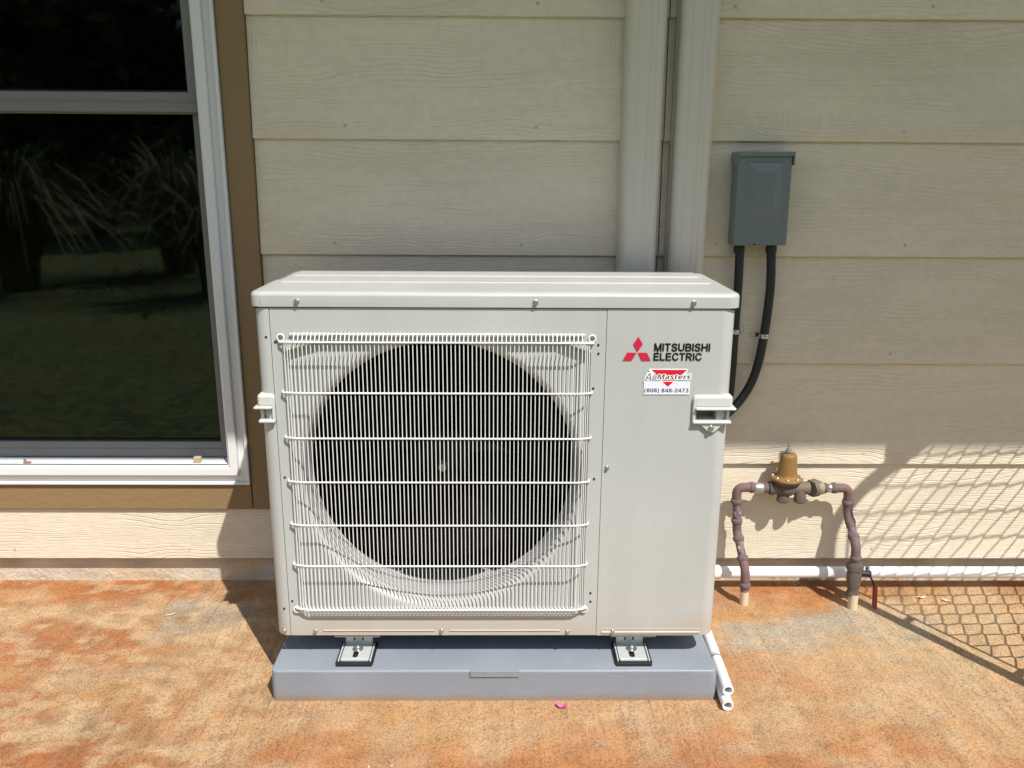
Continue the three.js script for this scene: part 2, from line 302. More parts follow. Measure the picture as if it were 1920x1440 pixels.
// ---------------------------------------------------------------- house wall
const house = thing('house', 'cream lap sided house wall with a brown trimmed window', 'house');
{
  const E = 0.2421, Y0 = -0.1722, tilt = Math.atan(0.0092 / E);
  function plank(x0, x1, y0, h, ou, ov) {
    const g = new RoundedBoxGeometry(x1 - x0, h, 0.0085, 2, 0.0014);
    const u = boxUV(g, ou + (x0 + x1) / 2, ov);
    u.translate(0, h / 2, -0.00425); u.rotateX(-tilt); u.translate((x0 + x1) / 2, y0, 0.0125);
    return part(house, 'siding_plank', u, M.siding);
  }
  const WL = -0.5175, SPL = 0.352;
  for (let k = 1; k <= 9; k++) {
    const y = Y0 + E * k, dj = (hash(k, 3, 5) - 0.5) * 0.0016, h = 0.262;
    plank(k === 1 ? -0.42 : WL + 0.0012, SPL - 0.0008, y + dj, h, hash(k, 1, 7) * 2, hash(k, 2, 7) * 0.5);
    plank(SPL + 0.0008, 4.2, y + dj + 0.0006, h, hash(k, 1, 8) * 2, hash(k, 2, 8) * 0.5);
    if (k === 1) plank(-4.2, -0.4212, y + dj, 0.148, 0.35, 0.13);
    else if (k > 8) plank(-4.2, WL, y + dj, h, 1.2, 0.1); else plank(-4.2, -1.86, y + dj, h, 0.3, 0.2);
  }
  { const head = lathe([[0, 0.0004], [0.0026, 0.0003], [0.0034, 0]], 12).rotateX(Math.PI / 2 - tilt);
    for (let k = 1; k <= 6; k++) for (let i = 0; i < 9; i++) { const x = -1.15 + i * 0.4064 + hash(k, i, 17) * 0.05 - 0.025; if ((x < -0.50 && k > 1) || Math.abs(x - 0.352) < 0.11) continue; part(house, 'nail_head', head.clone().translate(x, Y0 + E * k + 0.021 + hash(i, k, 18) * 0.006, 0.0117), M.siding); } }
  part(house, 'foundation', [bx(-4.2, 4.2, -0.12, 0.075, -0.22, -0.011, 0.003)], M.foundation, 'painted concrete footing under the lowest plank');
  part(house, 'wall_core', [bx(-0.585, 4.2, 0.075, 2.4, -0.11, -0.006), bx(-4.2, -1.80, 0.075, 2.4, -0.11, -0.006), bx(-1.80, -0.585, 0.075, 0.262, -0.11, -0.006), bx(-1.80, -0.585, 1.96, 2.4, -0.11, -0.006)], M.soffit);
  part(house, 'interior', [bx(-4.2, 4.2, -0.05, 0.05, -4.2, -0.23), bx(-4.2, 4.2, 2.4, 2.5, -4.3, -0.11), bx(-4.3, -4.2, -0.05, 2.5, -4.3, -0.01), bx(4.2, 4.3, -0.05, 2.5, -4.3, -0.01), bx(-4.2, 4.2, -0.05, 2.4, -4.3, -4.2)], M.room);
  // window trim boards
  part(house, 'trim_board', bx(-0.5735, -0.5175, 0.1985, 2.03, -0.004, 0.0165, 0.002), M.trim);
  part(house, 'trim_board', bx(-1.81, -0.5755, 0.1985, 0.2605, -0.004, 0.0165, 0.002), M.trim);
  part(house, 'trim_board', bx(-1.868, -1.812, 0.1985, 2.03, -0.004, 0.0165, 0.002), M.trim);
  part(house, 'trim_board', bx(-1.81, -0.5755, 1.97, 2.03, -0.004, 0.0165, 0.002), M.trim);
  // eave: soffit, fascia, roof deck, two lengths of gutter
  part(house, 'soffit', bx(-4.6, 4.6, 2.235, 2.25, -0.006, 0.986), M.soffit);
  part(house, 'fascia_board', bx(-4.6, 4.6, 2.2, 2.37, 0.986, 1.006), M.trim);
  { const s = poly([[1.07, 2.372], [1.07, 2.40], [-2.1, 3.60], [-5.2, 2.40], [-5.2, 2.372], [-2.1, 3.57]]); const g = ext(s, 9.4); g.rotateY(-Math.PI / 2); g.translate(4.7, 0, 0); part(house, 'roof', boxUV(g), M.roof); }
  for (const [a, b] of [[-4.6, 0.124], [1.058, 4.6]]) part(house, 'gutter', [bx(a, b, 2.2, 2.203, 1.007, 1.130), bx(a, b, 2.203, 2.31, 1.127, 1.130), bx(a, b, 2.203, 2.30, 1.007, 1.010), bx(a, a + 0.003, 2.203, 2.30, 1.010, 1.127), bx(b - 0.003, b, 2.203, 2.30, 1.010, 1.127)], M.gutter);

  // window
  const win = sub(house, 'window');
  const X0 = -1.81, X1 = -0.5755, B = 0.2625, T = 1.968;
  function ring(dx0, dx1, z0, z1, bev = 0.0008) {                     // a frame between two insets
    const s = poly([[X0 + dx0, B + dx0], [X1 - dx0, B + dx0], [X1 - dx0, T - dx0], [X0 + dx0, T - dx0]]);
    s.holes.push(poly([[X0 + dx1, B + dx1], [X0 + dx1, T - dx1], [X1 - dx1, T - dx1], [X1 - dx1, B + dx1]]));
    return boxUV(place(ext(s, z1 - z0 - 2 * bev, bev, 2), 0, 0, z0 + bev));
  }
  part(win, 'frame', [ring(0, 0.0065, -0.004, 0.0245, 0.0015), ring(0.0068, 0.024, -0.03, 0.0165), ring(0.0243, 0.043, -0.05, 0.0285, 0.002), ring(0.0433, 0.048, -0.05, 0.021, 0.001)], M.white);
  part(win, 'glazing_channel', [bx(X0 + 0.0483, X0 + 0.0535, B + 0.049, T - 0.05, -0.06, 0.004), bx(X1 - 0.0535, X1 - 0.0483, B + 0.049, T - 0.05, -0.06, 0.004), bx(X0 + 0.05, X1 - 0.05, B + 0.0482, B + 0.0492, 0.0175, 0.0205)], M.black);
  part(win, 'sill', [boxUV(place(new THREE.BoxGeometry(1.13, 0.006, 0.042).rotateX(0.03), -1.193, 0.3092, -0.0045))], M.white);
  // sashes
  const a0 = X0 + 0.054, a1 = X1 - 0.054;
  function sash(name, y0, y1, z, wSide, wBot, wTop) {
    const gs = sub(win, name);
    part(gs, 'rail', [bx(a0, a1, y0, y0 + wBot, z - 0.02, z, 0.0018), bx(a0, a1, y0 + wBot * 0.5, y0 + wBot * 0.56, z - 0.001, z + 0.0012)], M.sash);
    part(gs, 'rail', bx(a0, a1, y1 - wTop, y1, z - 0.02, z, 0.0018), M.sash);
    for (const [p, q] of [[a0, a0 + wSide], [a1 - wSide, a1]]) part(gs, 'stile', bx(p, q, y0 + wBot - 0.002, y1 - wTop + 0.002, z - 0.0195, z - 0.0005, 0.0018), M.sash);
    part(gs, 'gasket', [bx(a0 + wSide, a1 - wSide, y0 + wBot, y0 + wBot + 0.004, z - 0.016, z - 0.006), bx(a1 - wSide - 0.003, a1 - wSide, y0 + wBot, y1 - wTop, z - 0.016, z - 0.006)], M.black);
    part(gs, 'pane', bx(a0 + wSide - 0.006, a1 - wSide + 0.006, y0 + wBot - 0.006, y1 - wTop + 0.006, z - 0.0125, z - 0.0115), M.glass);
    return gs;
  }
  sash('upper_sash', 1.0905, 1.92, -0.004, 0.0205, 0.040, 0.04);
  sash('lower_sash', 0.3135, 1.118, -0.026, 0.0225, 0.0385, 0.03);
  part(win, 'latch', [bx(-0.985, -0.93, 1.1185, 1.1335, -0.06, -0.040, 0.003), bx(-0.975, -0.915, 1.134, 1.1375, -0.055, -0.044, 0.001)], M.black);
  part(win, 'clip', [bx(-0.706, -0.690, 0.3125, 0.326, 0.000, 0.012, 0.001)], mat(lin(0.50, 0.40, 0.25), 0.6));
  part(win, 'clip', [bx(-1.098, -1.081, 0.3125, 0.316, 0.010, 0.016, 0.0008), bx(-1.098, -1.092, 0.316, 0.324, 0.010, 0.013, 0.0008)], mat(lin(0.36, 0.22, 0.15), 0.6));
  { // two lines of warning print, unreadable in the photograph apart from its marks
    const c = document.createElement('canvas'); c.width = 512; c.height = 96; const x = c.getContext('2d'); x.clearRect(0, 0, 512, 96); x.fillStyle = 'rgba(0,0,0,1)';
    for (const yy of [6, 54]) { x.beginPath(); x.moveTo(22, yy); x.lineTo(42, yy + 34); x.lineTo(2, yy + 34); x.fill(); x.font = 'bold 34px sans-serif'; x.fillText('WARNING', 56, yy + 32, 150); for (let q = 0; q < 3; q++) x.fillRect(232, yy + 4 + q * 11, 250 - q * 30 - hash(q, yy, 4) * 40, 3); }
    const t = new THREE.CanvasTexture(c); t.colorSpace = THREE.SRGBColorSpace;
    const m = new THREE.MeshStandardMaterial({ map: t, transparent: true, roughness: 0.6 });
    const g = new THREE.PlaneGeometry(0.118, 0.0215); g.translate(-0.856, 0.4065, -0.0365); part(win, 'warning_print', g, m);
  }
}

// ---------------------------------------------------------------- line covers on the wall
{
  function cover(name, x0, x1, label) {
    const t = thing(name, label, 'pipe cover', [(x0 + x1) / 2, 0.2, 0.013], 'refrigerant line covers on the wall');
    const w = (x1 - x0) / 2, d = 0.06, r = 0.021;
    const s = new THREE.Shape(); s.moveTo(-w, 0); s.lineTo(w, 0); s.lineTo(w, d - r * 1.15); s.absellipse(w - r, d - r * 1.15, r, r * 1.15, 0, Math.PI / 2); s.lineTo(-w + r, d); s.absellipse(-w + r, d - r * 1.15, r, r * 1.15, Math.PI / 2, Math.PI); s.closePath();
    const up = (g) => { g.rotateX(-Math.PI / 2); g.scale(1, 1, -1); const ix = g.index; if (ix) g = g.toNonIndexed(); const p = g.attributes.position; for (let i = 0; i < p.count; i += 3) { const a = [p.getX(i), p.getY(i), p.getZ(i)], b = [p.getX(i + 1), p.getY(i + 1), p.getZ(i + 1)]; p.setXYZ(i, ...b); p.setXYZ(i + 1, ...a); } g.deleteAttribute('normal'); g.computeVertexNormals(); return g; };
    const g = up(new THREE.ExtrudeGeometry(s, { depth: 2.03, bevelEnabled: false, curveSegments: 10 }));
    // smooth round corners: normals from the outline
    part(t, 'cover', boxUV(g), M.duct);
    part(t, 'base_rail', [bx(-w - 0.002, -w, 0, 2.03, 0, 0.012), bx(w, w + 0.002, 0, 2.03, 0, 0.012)], M.duct);
    part(t, 'rib', [bx(w - r - 0.0008, w - r + 0.0008, 0, 2.03, d, d + 0.0006), bx(w - r - 0.0128, w - r - 0.0112, 0, 2.03, d, d + 0.0006), bx(-w + r - 0.0008, -w + r + 0.0008, 0, 2.03, d, d + 0.0006)], M.duct);
  }
  cover('line_cover', 0.262, 0.339, 'beige vertical line cover, the one nearer the window');
  cover('line_cover', 0.3675, 0.4445, 'beige vertical line cover, the one nearer the grey electrical box');
}

// ---------------------------------------------------------------- equipment pad
{
  const p = thing('equipment_pad', 'grey blue plastic equipment pad under the air conditioner', 'pad', [-0.0012, 0, 0.25]);
  const s = rrect(-0.4215, 0.4215, -0.2135, 0.2135, 0.012);
  const g = new THREE.ExtrudeGeometry(s, { depth: 0.060, bevelEnabled: true, bevelSize: 0.0035, bevelThickness: 0.0038, bevelSegments: 3, bevelOffset: -0.0035, curveSegments: 6 });
  g.rotateX(-Math.PI / 2); g.translate(0, 0.0002, 0);
  { const q = g.attributes.position; for (let i = 0; i < q.count; i++) { const k = 1 + (0.064 - q.getY(i)) * 0.045; q.setX(i, q.getX(i) * k); q.setZ(i, q.getZ(i) * (1 + (0.064 - q.getY(i)) * 0.05)); } }
  g.computeVertexNormals();
  part(p, 'slab', boxUV(g), M.pad);
  part(p, 'grip_tab', bx(-0.0465, 0.046, 0.0515, 0.0648, 0.204, 0.2165, 0.0012), M.pad);
}

// ---------------------------------------------------------------- air conditioner
const ZF = 0.4208, UB = 0.1125, SEAM = 0.7470;
const ac = thing('air_conditioner', 'off white outdoor air conditioner with a wire fan guard on a grey pad', 'air conditioner', [0, 0.0638, 0.27]);
{
  const root = new THREE.Group(); root.name = 'cabinet'; root.position.set(0, -0.0638, -0.27); ac.add(root);
  const A = root;
  function screw(parent, x, y, z, r = 0.0043) {
    const head = new THREE.CylinderGeometry(r * 0.72, r * 0.72, 0.0036, 6).rotateX(Math.PI / 2).translate(0, 0, 0.0028), dish = new THREE.CylinderGeometry(r * 0.36, r * 0.36, 0.0004, 12).rotateX(Math.PI / 2).translate(0, 0, 0.0047);
    const wash = lathe([[0, 0.0014], [r * 0.8, 0.0014], [r, 0.0007], [r, 0]], 18).rotateX(Math.PI / 2);
    const m = part(parent, 'screw', [head, dish, wash].map((g) => g.translate(x, y, z)), M.screw);
    return m;
  }
  function hole(x, y, r = 0.0021) { part(A, 'screw_hole', place(new THREE.CylinderGeometry(r, r, 0.0006, 14).rotateX(Math.PI / 2), x, y, ZF + 0.0002), M.black); }
  const fix = (g) => { g.deleteAttribute('normal'); g.computeVertexNormals(); return g; };
  // a shell of sheet metal: outline in plan, raised
  function shell(pts, y0, y1, th = 0.0014) {                      // pts: outer outline [x, z]
    const P = pts.map(([x, z]) => new THREE.Vector2(x, z)), n = P.length, Q = [];
    for (let i = 0; i < n; i++) { const t = P[Math.min(n - 1, i + 1)].clone().sub(P[Math.max(0, i - 1)]).normalize(); Q.push(new THREE.Vector2(P[i].x + t.y * th, P[i].y - t.x * th)); }
    const pos = [], nor = [], idx = [], uv = []; let len = 0;
    const b = 0.0012;
    const rows = [[y0, -b], [y0 + b * 0.4, -b * 0.35], [y0 + b, 0], [y1 - b, 0], [y1 - b * 0.4, -b * 0.35], [y1, -b]];
    for (const [y, inn] of rows) for (let i = 0; i < n; i++) { const d = Q[i].clone().sub(P[i]).normalize(); pos.push(P[i].x + d.x * -inn, y, P[i].y + d.y * -inn); uv.push(P[i].x + P[i].y, y); }
    const R = rows.length;
    for (let j = 0; j < R - 1; j++) for (let i = 0; i < n - 1; i++) { const a = j * n + i, c = a + n; idx.push(a, a + 1, c, c, a + 1, c + 1); }
    const st = pos.length / 3;
    for (const y of [y0, y1]) for (let i = 0; i < n; i++) { pos.push(Q[i].x, y, Q[i].y); uv.push(Q[i].x, y); }
    for (let i = 0; i < n - 1; i++) { const a = st + i, c = a + n; idx.push(a, c, a + 1, c, c + 1, a + 1); idx.push(i, st + i, i + 1, i + 1, st + i, st + i + 1); const t0 = (R - 1) * n + i; idx.push(t0, t0 + 1, c, c, t0 + 1, c + 1); }
    const g = new THREE.BufferGeometry(); g.setAttribute('position', new THREE.Float32BufferAttribute(pos, 3)); g.setAttribute('uv', new THREE.Float32BufferAttribute(uv, 2)); g.setIndex(idx); g.computeVertexNormals();
    return g;
  }
  const arc = (cx, cz, r, a0, a1, n = 10) => Array.from({ length: n + 1 }, (_, i) => { const a = a0 + (a1 - a0) * i / n; return [cx + r * Math.cos(a), cz + r * Math.sin(a)]; });
  const ZB = 0.118, RC = 0.024, HW = 0.4195;
  // left corner panel (side + rounded corner + front strip), right service panel
  part(A, 'corner_panel', shell([[-HW, ZB], [-HW, 0.2], ...arc(-HW + RC, ZF - RC, RC, Math.PI, Math.PI / 2), [-0.3917, ZF]].map(([x, z]) => [x, z]), UB, SEAM - 0.0012), M.unit);
  {
    const f = poly([[0.1932, UB], [HW - RC, UB], [HW - RC, SEAM - 0.0012], [0.1932, SEAM - 0.0012]]); f.holes.push(rrect(0.3590, 0.3945, 0.5445, 0.5675, 0.004));
    const flat = boxUV(place(new THREE.ExtrudeGeometry(f, { depth: 0.0014, bevelEnabled: false, curveSegments: 6 }), 0, 0, ZF - 0.0014));
    part(A, 'service_panel', [flat, shell([...arc(HW - RC, ZF - RC, RC, Math.PI / 2, 0), [HW, 0.2], [HW, ZB]], UB, SEAM - 0.0012), bx(0.3570, 0.3590, 0.5425, 0.5695, ZF - 0.032, ZF - 0.0015), bx(0.3945, 0.3965, 0.5425, 0.5695, ZF - 0.032, ZF - 0.0015), bx(0.3590, 0.3945, 0.5425, 0.5445, ZF - 0.032, ZF - 0.0015), bx(0.3590, 0.3945, 0.5675, 0.5695, ZF - 0.032, ZF - 0.0015), bx(0.357, 0.3965, 0.5425, 0.5695, ZF - 0.034, ZF - 0.032)], M.unit);
  }
  part(A, 'rear_panel', bx(-HW, HW, UB, SEAM - 0.001, ZB - 0.004, ZB), M.dark);
  // front panel with the pressed square and the round opening
  const FX0 = -0.3909, FX1 = 0.1924, CX = -0.1025, CY = 0.4285, RZ = ZF - 0.0145;
  const rec = [[-0.3705, 0.172], [-0.360, 0.162], [0.156, 0.162], [0.1665, 0.172], [0.1665, 0.668], [0.113, 0.6885], [-0.305, 0.6885], [-0.3705, 0.668]];
  {
    const s = poly([[FX0, UB], [FX1, UB], [FX1, SEAM - 0.0012], [FX0, SEAM - 0.0012]]); s.holes.push(poly(rec.slice().reverse()));
    const sheet = place(ext(s, 0.0006, 0.0005, 2), 0, 0, ZF - 0.0016);
    // sloping walls of the pressing
    const pos = [], n = rec.length, cx = -0.1, cy = 0.43, inn = rec.map(([x, y]) => [x + Math.sign(cx - x) * 0.004, y + Math.sign(cy - y) * 0.004]);
    for (let i = 0; i < n; i++) { const j = (i + 1) % n, a = [...rec[i], ZF - 0.0006], b = [...rec[j], ZF - 0.0006], c = [...inn[i], RZ], d = [...inn[j], RZ]; pos.push(...a, ...b, ...c, ...c, ...b, ...d); }
    const w = new THREE.BufferGeometry(); w.setAttribute('position', new THREE.Float32BufferAttribute(pos, 3)); w.computeVertexNormals();
    const f = rrect(-0.3820, 0.1785, 0.150, 0.7055, 0.01), hp = new THREE.Path(); hp.absarc(CX, CY, 0.2675, 0, Math.PI * 2, true); f.holes.push(hp);
    const floor = place(new THREE.ShapeGeometry(f, 48), 0, 0, RZ);
    const prof = []; for (let i = 0; i <= 12; i++) { const a = i / 12 * Math.PI / 2; prof.push([0.2510 + 0.0168 * (1 - Math.sin(a)), RZ - 0.026 * (1 - Math.cos(a))]); }
    prof.push([0.2506, 0.355], [0.2506, 0.325]);
    const bell = lathe(prof, 96).rotateX(Math.PI / 2).translate(CX, CY, 0);   // lathe axis y becomes z
    part(A, 'front_panel', [boxUV(sheet), boxUV(w), boxUV(floor)], M.unit);
    part(A, 'bell_mouth', bell, M.unit);
  }
  for (const [a, b] of [[-0.292, -0.252], [0.055, 0.095]]) part(A, 'vent_tab', [bx(a, b, 0.7035, 0.7045, ZF, ZF + 0.0008), bx(a + 0.0005, b - 0.0005, 0.6985, 0.7034, ZF, ZF + 0.0004)], M.unit);
  part(A, 'bottom_bead', bx(-0.3295, -0.1155, 0.1217, 0.1247, ZF - 0.001, ZF + 0.0014, 0.0012), M.unit);
  part(A, 'bottom_bead', bx(-0.089, 0.1235, 0.1217, 0.1247, ZF - 0.001, ZF + 0.0014, 0.0012), M.unit);
  part(A, 'bottom_bead', [bx(0.2025, 0.3925, 0.1165, 0.1215, ZF - 0.001, ZF + 0.0022, 0.0018)], M.unit);
  part(A, 'bottom_bead', [bx(0.2025, 0.3925, 0.1262, 0.1275, ZF - 0.001, ZF + 0.0008, 0.0006)], M.unit);
  // base pan
  { const s = rrect(-0.404, 0.404, -0.387, -0.126, 0.02); const g = new THREE.ExtrudeGeometry(s, { depth: 0.022, bevelEnabled: false }); g.rotateX(-Math.PI / 2); g.translate(0, 0.0925, 0); part(A, 'base_pan', boxUV(g), M.unit); }
  // inside: fan chamber
  part(A, 'fan_chamber', [bx(-0.385, -0.383, 0.112, 0.74, 0.125, 0.40), bx(0.186, 0.188, 0.112, 0.74, 0.125, 0.40), bx(-0.383, 0.186, 0.112, 0.114, 0.125, 0.40), bx(-0.383, 0.186, 0.738, 0.74, 0.125, 0.40), bx(-0.383, 0.186, 0.114, 0.738, 0.14, 0.142)], M.dark);
  {
    const f = sub(A, 'fan');
    part(f, 'hub', place(lathe([[0, 0.028], [0.03, 0.027], [0.05, 0.018], [0.056, 0], [0.056, -0.06]], 32).rotateX(Math.PI / 2), CX, CY, 0.30), M.fan);
    for (let k = 0; k < 3; k++) {
      const pos = [], idx = [], NR = 10, NA = 16;
      for (let i = 0; i <= NR; i++) for (let j = 0; j <= NA; j++) { const r = 0.05 + (0.232 - 0.05) * i / NR, sp = (0.75 + 0.55 * i / NR), a = k * Math.PI * 2 / 3 + 0.35 - 0.55 * (i / NR) + sp * (j / NA), z = 0.318 - 0.085 * j / NA - 0.012 * Math.sin(i / NR * 3); pos.push(CX + r * Math.cos(a), CY + r * Math.sin(a), z); if (i && j) { const q = i * (NA + 1) + j; idx.push(q - NA - 2, q - 1, q - NA - 1, q - NA - 1, q - 1, q); } }
      const g = new THREE.BufferGeometry(); g.setAttribute('position', new THREE.Float32BufferAttribute(pos, 3)); g.setIndex(idx); g.computeVertexNormals(); part(f, 'blade', g, M.fan);
    }
    part(f, 'shaft_nut', place(new THREE.CylinderGeometry(0.008, 0.008, 0.02, 6).rotateX(Math.PI / 2), CX, CY - 0.002, 0.337), M.screw);
  }
  // lid
  {
    // rings of a rounded rectangle, set in towards the top
    const ringPts = (o) => rrect(-0.4250 + o, 0.4250 - o, -(ZF + 0.0032) + o, -0.118 - o, Math.max(0.002, 0.022 - o)).getSpacedPoints ? rrect(-0.4250 + o, 0.4250 - o, -(ZF + 0.0032) + o, -0.118 - o, Math.max(0.002, 0.022 - o)).extractPoints(8).shape : [];
    const levels = [[0.003, 0.7478], [0.0008, 0.7474], [0, 0.7482], [0, 0.7655]];
    for (let i = 1; i <= 7; i++) { const t = i / 7 * Math.PI / 2; levels.push([0.0095 * (1 - Math.cos(t)), 0.7655 + 0.0080 * Math.sin(t)]); }
    levels.push([0.013, 0.7740], [0.02, 0.7743]);
    const lp = [], li = []; let cnt = 0;
    for (const [o, y] of levels) { const pts = ringPts(o); cnt = pts.length; for (const p of pts) lp.push(p.x, y, -p.y); }
    for (let j = 0; j < levels.length - 1; j++) for (let i = 0; i < cnt; i++) { const a = j * cnt + i, b = j * cnt + (i + 1) % cnt; li.push(a, b, a + cnt, a + cnt, b, b + cnt); }
    const c0 = lp.length / 3, top0 = (levels.length - 1) * cnt; lp.push(0, 0.7743, 0.265);
    for (let i = 0; i < cnt; i++) li.push(top0 + i, top0 + (i + 1) % cnt, c0);
    const g = new THREE.BufferGeometry(); g.setAttribute('position', new THREE.Float32BufferAttribute(lp, 3)); g.setIndex(li); g.computeVertexNormals();
    const lid = sub(A, 'lid');
    part(lid, 'cover', boxUV(g), M.unit);
    part(A, 'lid_gasket', bx(-0.417, 0.417, 0.744, 0.7478, 0.13, ZF - 0.004), M.black);
    const rib = (z0, z1, x) => { const q = new THREE.ExtrudeGeometry(rrect(-x, x, -z1, -z0, 0.012), { depth: 0.0008, bevelEnabled: true, bevelSize: 0.005, bevelThickness: 0.0046, bevelSegments: 4, bevelOffset: -0.005, curveSegments: 6 }); q.rotateX(-Math.PI / 2); q.translate(0, 0.7706, 0); return boxUV(q); };
    part(lid, 'rib', rib(0.232, 0.305, 0.404), M.unit); part(lid, 'rib', rib(0.128, 0.212, 0.404), M.unit);
    part(lid, 'name_panel', [bx(-0.392, -0.320, 0.7745, 0.7753, 0.272, 0.273), bx(-0.392, -0.320, 0.7745, 0.7753, 0.292, 0.293), bx(-0.392, -0.391, 0.7745, 0.7753, 0.273, 0.292), bx(-0.321, -0.320, 0.7745, 0.7753, 0.273, 0.292)], mat(lin(0.28, 0.28, 0.27), 0.5));
    for (const x of [-0.3416, 0.0682, 0.3411]) screw(A, x, 0.7568, ZF + 0.0032, 0.0052);
  }
  for (const [x, y] of [[-0.4037, 0.1223], [-0.3438, 0.1223], [-0.1034, 0.1225], [0.1379, 0.1200], [0.2240, 0.1207], [0.2021, 0.4544]]) screw(A, x, y, ZF + 0.0003);
  for (const [x, y] of [[-0.3989, 0.6941], [-0.3837, 0.6856], [0.1792, 0.6820], [0.1797, 0.6667], [0.1794, 0.4327], [0.1795, 0.2023], [0.18, 0.1844], [-0.3829, 0.4348], [-0.3846, 0.1856], [-0.4007, 0.1699], [0.1725, 0.6035]]) hole(x, y);

  // wire guard
  {
    const gd = sub(A, 'fan_guard');
    const ZW = 0.4375, XL = -0.352, XR = 0.153, EL = -0.377, ER = 0.1702;
    const ys = [0.6885, 0.5978, 0.5145, 0.4315, 0.3475, 0.2662, 0.1762];
    ys.forEach((y, i) => {
      const up = i === ys.length - 1 || i === 0 ? -0.0025 : -0.0015;
      part(gd, 'cross_wire', tube(roundPath([[EL + 0.001, y + up + 0.0005, ZF - 0.002], [EL + 0.001, y + up, ZF + 0.006], [XL, y, ZW], [XR, y, ZW], [ER, y + up, ZF + 0.006], [ER, y + up + 0.0005, ZF - 0.002]], 0.014, 4), 0.0018, 8), M.wire);
    });
    part(gd, 'cross_wire', tube([[-0.357, 0.7005, ZF + 0.004], [0.1555, 0.7005, ZF + 0.004]], 0.0017, 8), M.wire);
    part(gd, 'cross_wire', tube([[-0.350, 0.1610, ZF + 0.006], [0.150, 0.1610, ZF + 0.006]], 0.0017, 8), M.wire);
    part(gd, 'cross_wire', tube([[-0.352, 0.1690, ZF + 0.012], [0.152, 0.1690, ZF + 0.012]], 0.0015, 8), M.wire);
    const N = 69, wz = 0.0019;
    function upright(x, zo) {
      const z = ZW - wz - zo, k = (ZW - zo - ZF) / (ZW - ZF);
      const top = [[x, 0.7030, ZF + 0.0015 * k + 0.001], [x, 0.6995, ZF + 0.006 * k]], pts = [...top, [x, 0.6895, z], [x, 0.1725, z], [x, 0.1650, ZF + 0.011 * k], [x, 0.1595, ZF + 0.004 * k], [x, 0.1565, ZF + 0.003 * k]];
      part(gd, 'upright_wire', tube(roundPath(pts, 0.006, 3), 0.00098, 6), M.wire);
    }
    for (let i = 0; i < N; i++) upright(XL + 0.003 + (XR - XL - 0.006) * i / (N - 1), 0);
    for (const [a, b] of [[XL, EL], [XR, ER]]) for (const t of [0.16, 0.36, 0.58]) { const x = a + (b - a) * t, zo = (ZW - ZF - 0.006) * t; part(gd, 'upright_wire', tube(roundPath([[x, 0.692, ZW - zo - wz - 0.001], [x, 0.6885, ZW - zo - wz], [x, 0.1775, ZW - zo - wz], [x, 0.170, ZW - zo - wz - 0.003]], 0.003, 2), 0.00098, 6), M.wire); }
    // eyelets and screws at the corners
    for (const [x, y, s] of [[-0.3732, 0.6940, 1], [0.1677, 0.6940, -1], [-0.3755, 0.1700, 1], [0.1678, 0.1700, -1]]) {
      part(gd, 'eyelet', place(new THREE.TorusGeometry(0.0058, 0.0017, 8, 20), x, y, ZF + 0.0035), M.wire);
      screw(gd, x, y, ZF + 0.001, 0.0048);
    }
  }
  // grips: hood with a lip, lower shelf, tab with a screw
  function grip(sx, w, tab) {
    const gN = [], e = sx * 0.4195, i = sx * (0.4195 - w), lo = Math.min(e, i), hi = Math.max(e, i);
    const X = (a, b) => [Math.min(sx * a, sx * b), Math.max(sx * a, sx * b)];
    const in0 = 0.4195 - w;
    const slab = (a, b, y0, y1, z0, z1, r) => { const [p, q] = X(a, b); gN.push(bx(p, q, y0, y1, z0, z1, r)); };
    slab(in0, 0.4215, 0.5690, 0.5925, ZF - 0.03, ZF + 0.0070, 0.0062);                 // hood
    slab(in0 + 0.004, 0.4268, 0.5665, 0.5712, ZF - 0.038, ZF + 0.0135, 0.0023);        // lip
    slab(in0, in0 + 0.0055, 0.5412, 0.588, ZF - 0.001, ZF + 0.0066, 0.0026);           // upright
    slab(in0 + 0.0005, 0.4205, 0.5400, 0.5462, ZF - 0.03, ZF + 0.0100, 0.0028);        // shelf
    slab(0.4130, 0.4190, 0.5435, 0.568, ZF - 0.012, ZF - 0.001, 0.0026);
    part(A, 'grip', gN, M.unitPlastic);
    if (tab) {
      const s = poly([[0.362, 0.5412], [0.408, 0.5412], [0.3925, 0.5255], [0.389, 0.5238], [0.3835, 0.5238], [0.380, 0.5255]]);
      part(A, 'grip_tab', boxUV(place(ext(s, 0.004, 0.001, 2), 0, 0, ZF + 0.0012)), M.unitPlastic);
      screw(A, 0.3850, 0.5318, ZF + 0.0062, 0.0056);
    }
  }
  grip(1, 0.0690, true); grip(-1, 0.0285, false);

  // print and sticker on the service panel
  function decal(name, w, h, x, y, z, cw, ch, draw, m = {}) {
    const c = document.createElement('canvas'); c.width = cw; c.height = ch; const k = c.getContext('2d'); k.clearRect(0, 0, cw, ch); draw(k);
    const t = new THREE.CanvasTexture(c); t.colorSpace = THREE.SRGBColorSpace; t.anisotropy = 8;
    const g = new THREE.PlaneGeometry(w, h); g.translate(x, y, z);
    return part(A, name, g, new THREE.MeshStandardMaterial({ map: t, transparent: true, roughness: 0.4, ...m }));
  }
  // logo: 0.2223..0.2723 wide mark, words from 0.2765 to 0.3753
  decal('maker_print', 0.158, 0.052, 0.2988, 0.6745, ZF + 0.0012, 1580, 520, (k) => {
    const px = (x) => (x - 0.2198) * 10000, py = (y) => (0.7005 - y) * 10000;
    k.fillStyle = '#c42040';
    const dia = (pts) => { k.beginPath(); pts.forEach(([x, y], i) => (i ? k.lineTo(px(x), py(y)) : k.moveTo(px(x), py(y)))); k.closePath(); k.fill(); };
    dia([[0.2484, 0.6975], [0.2570, 0.6840], [0.2478, 0.6700], [0.2398, 0.6840]]);
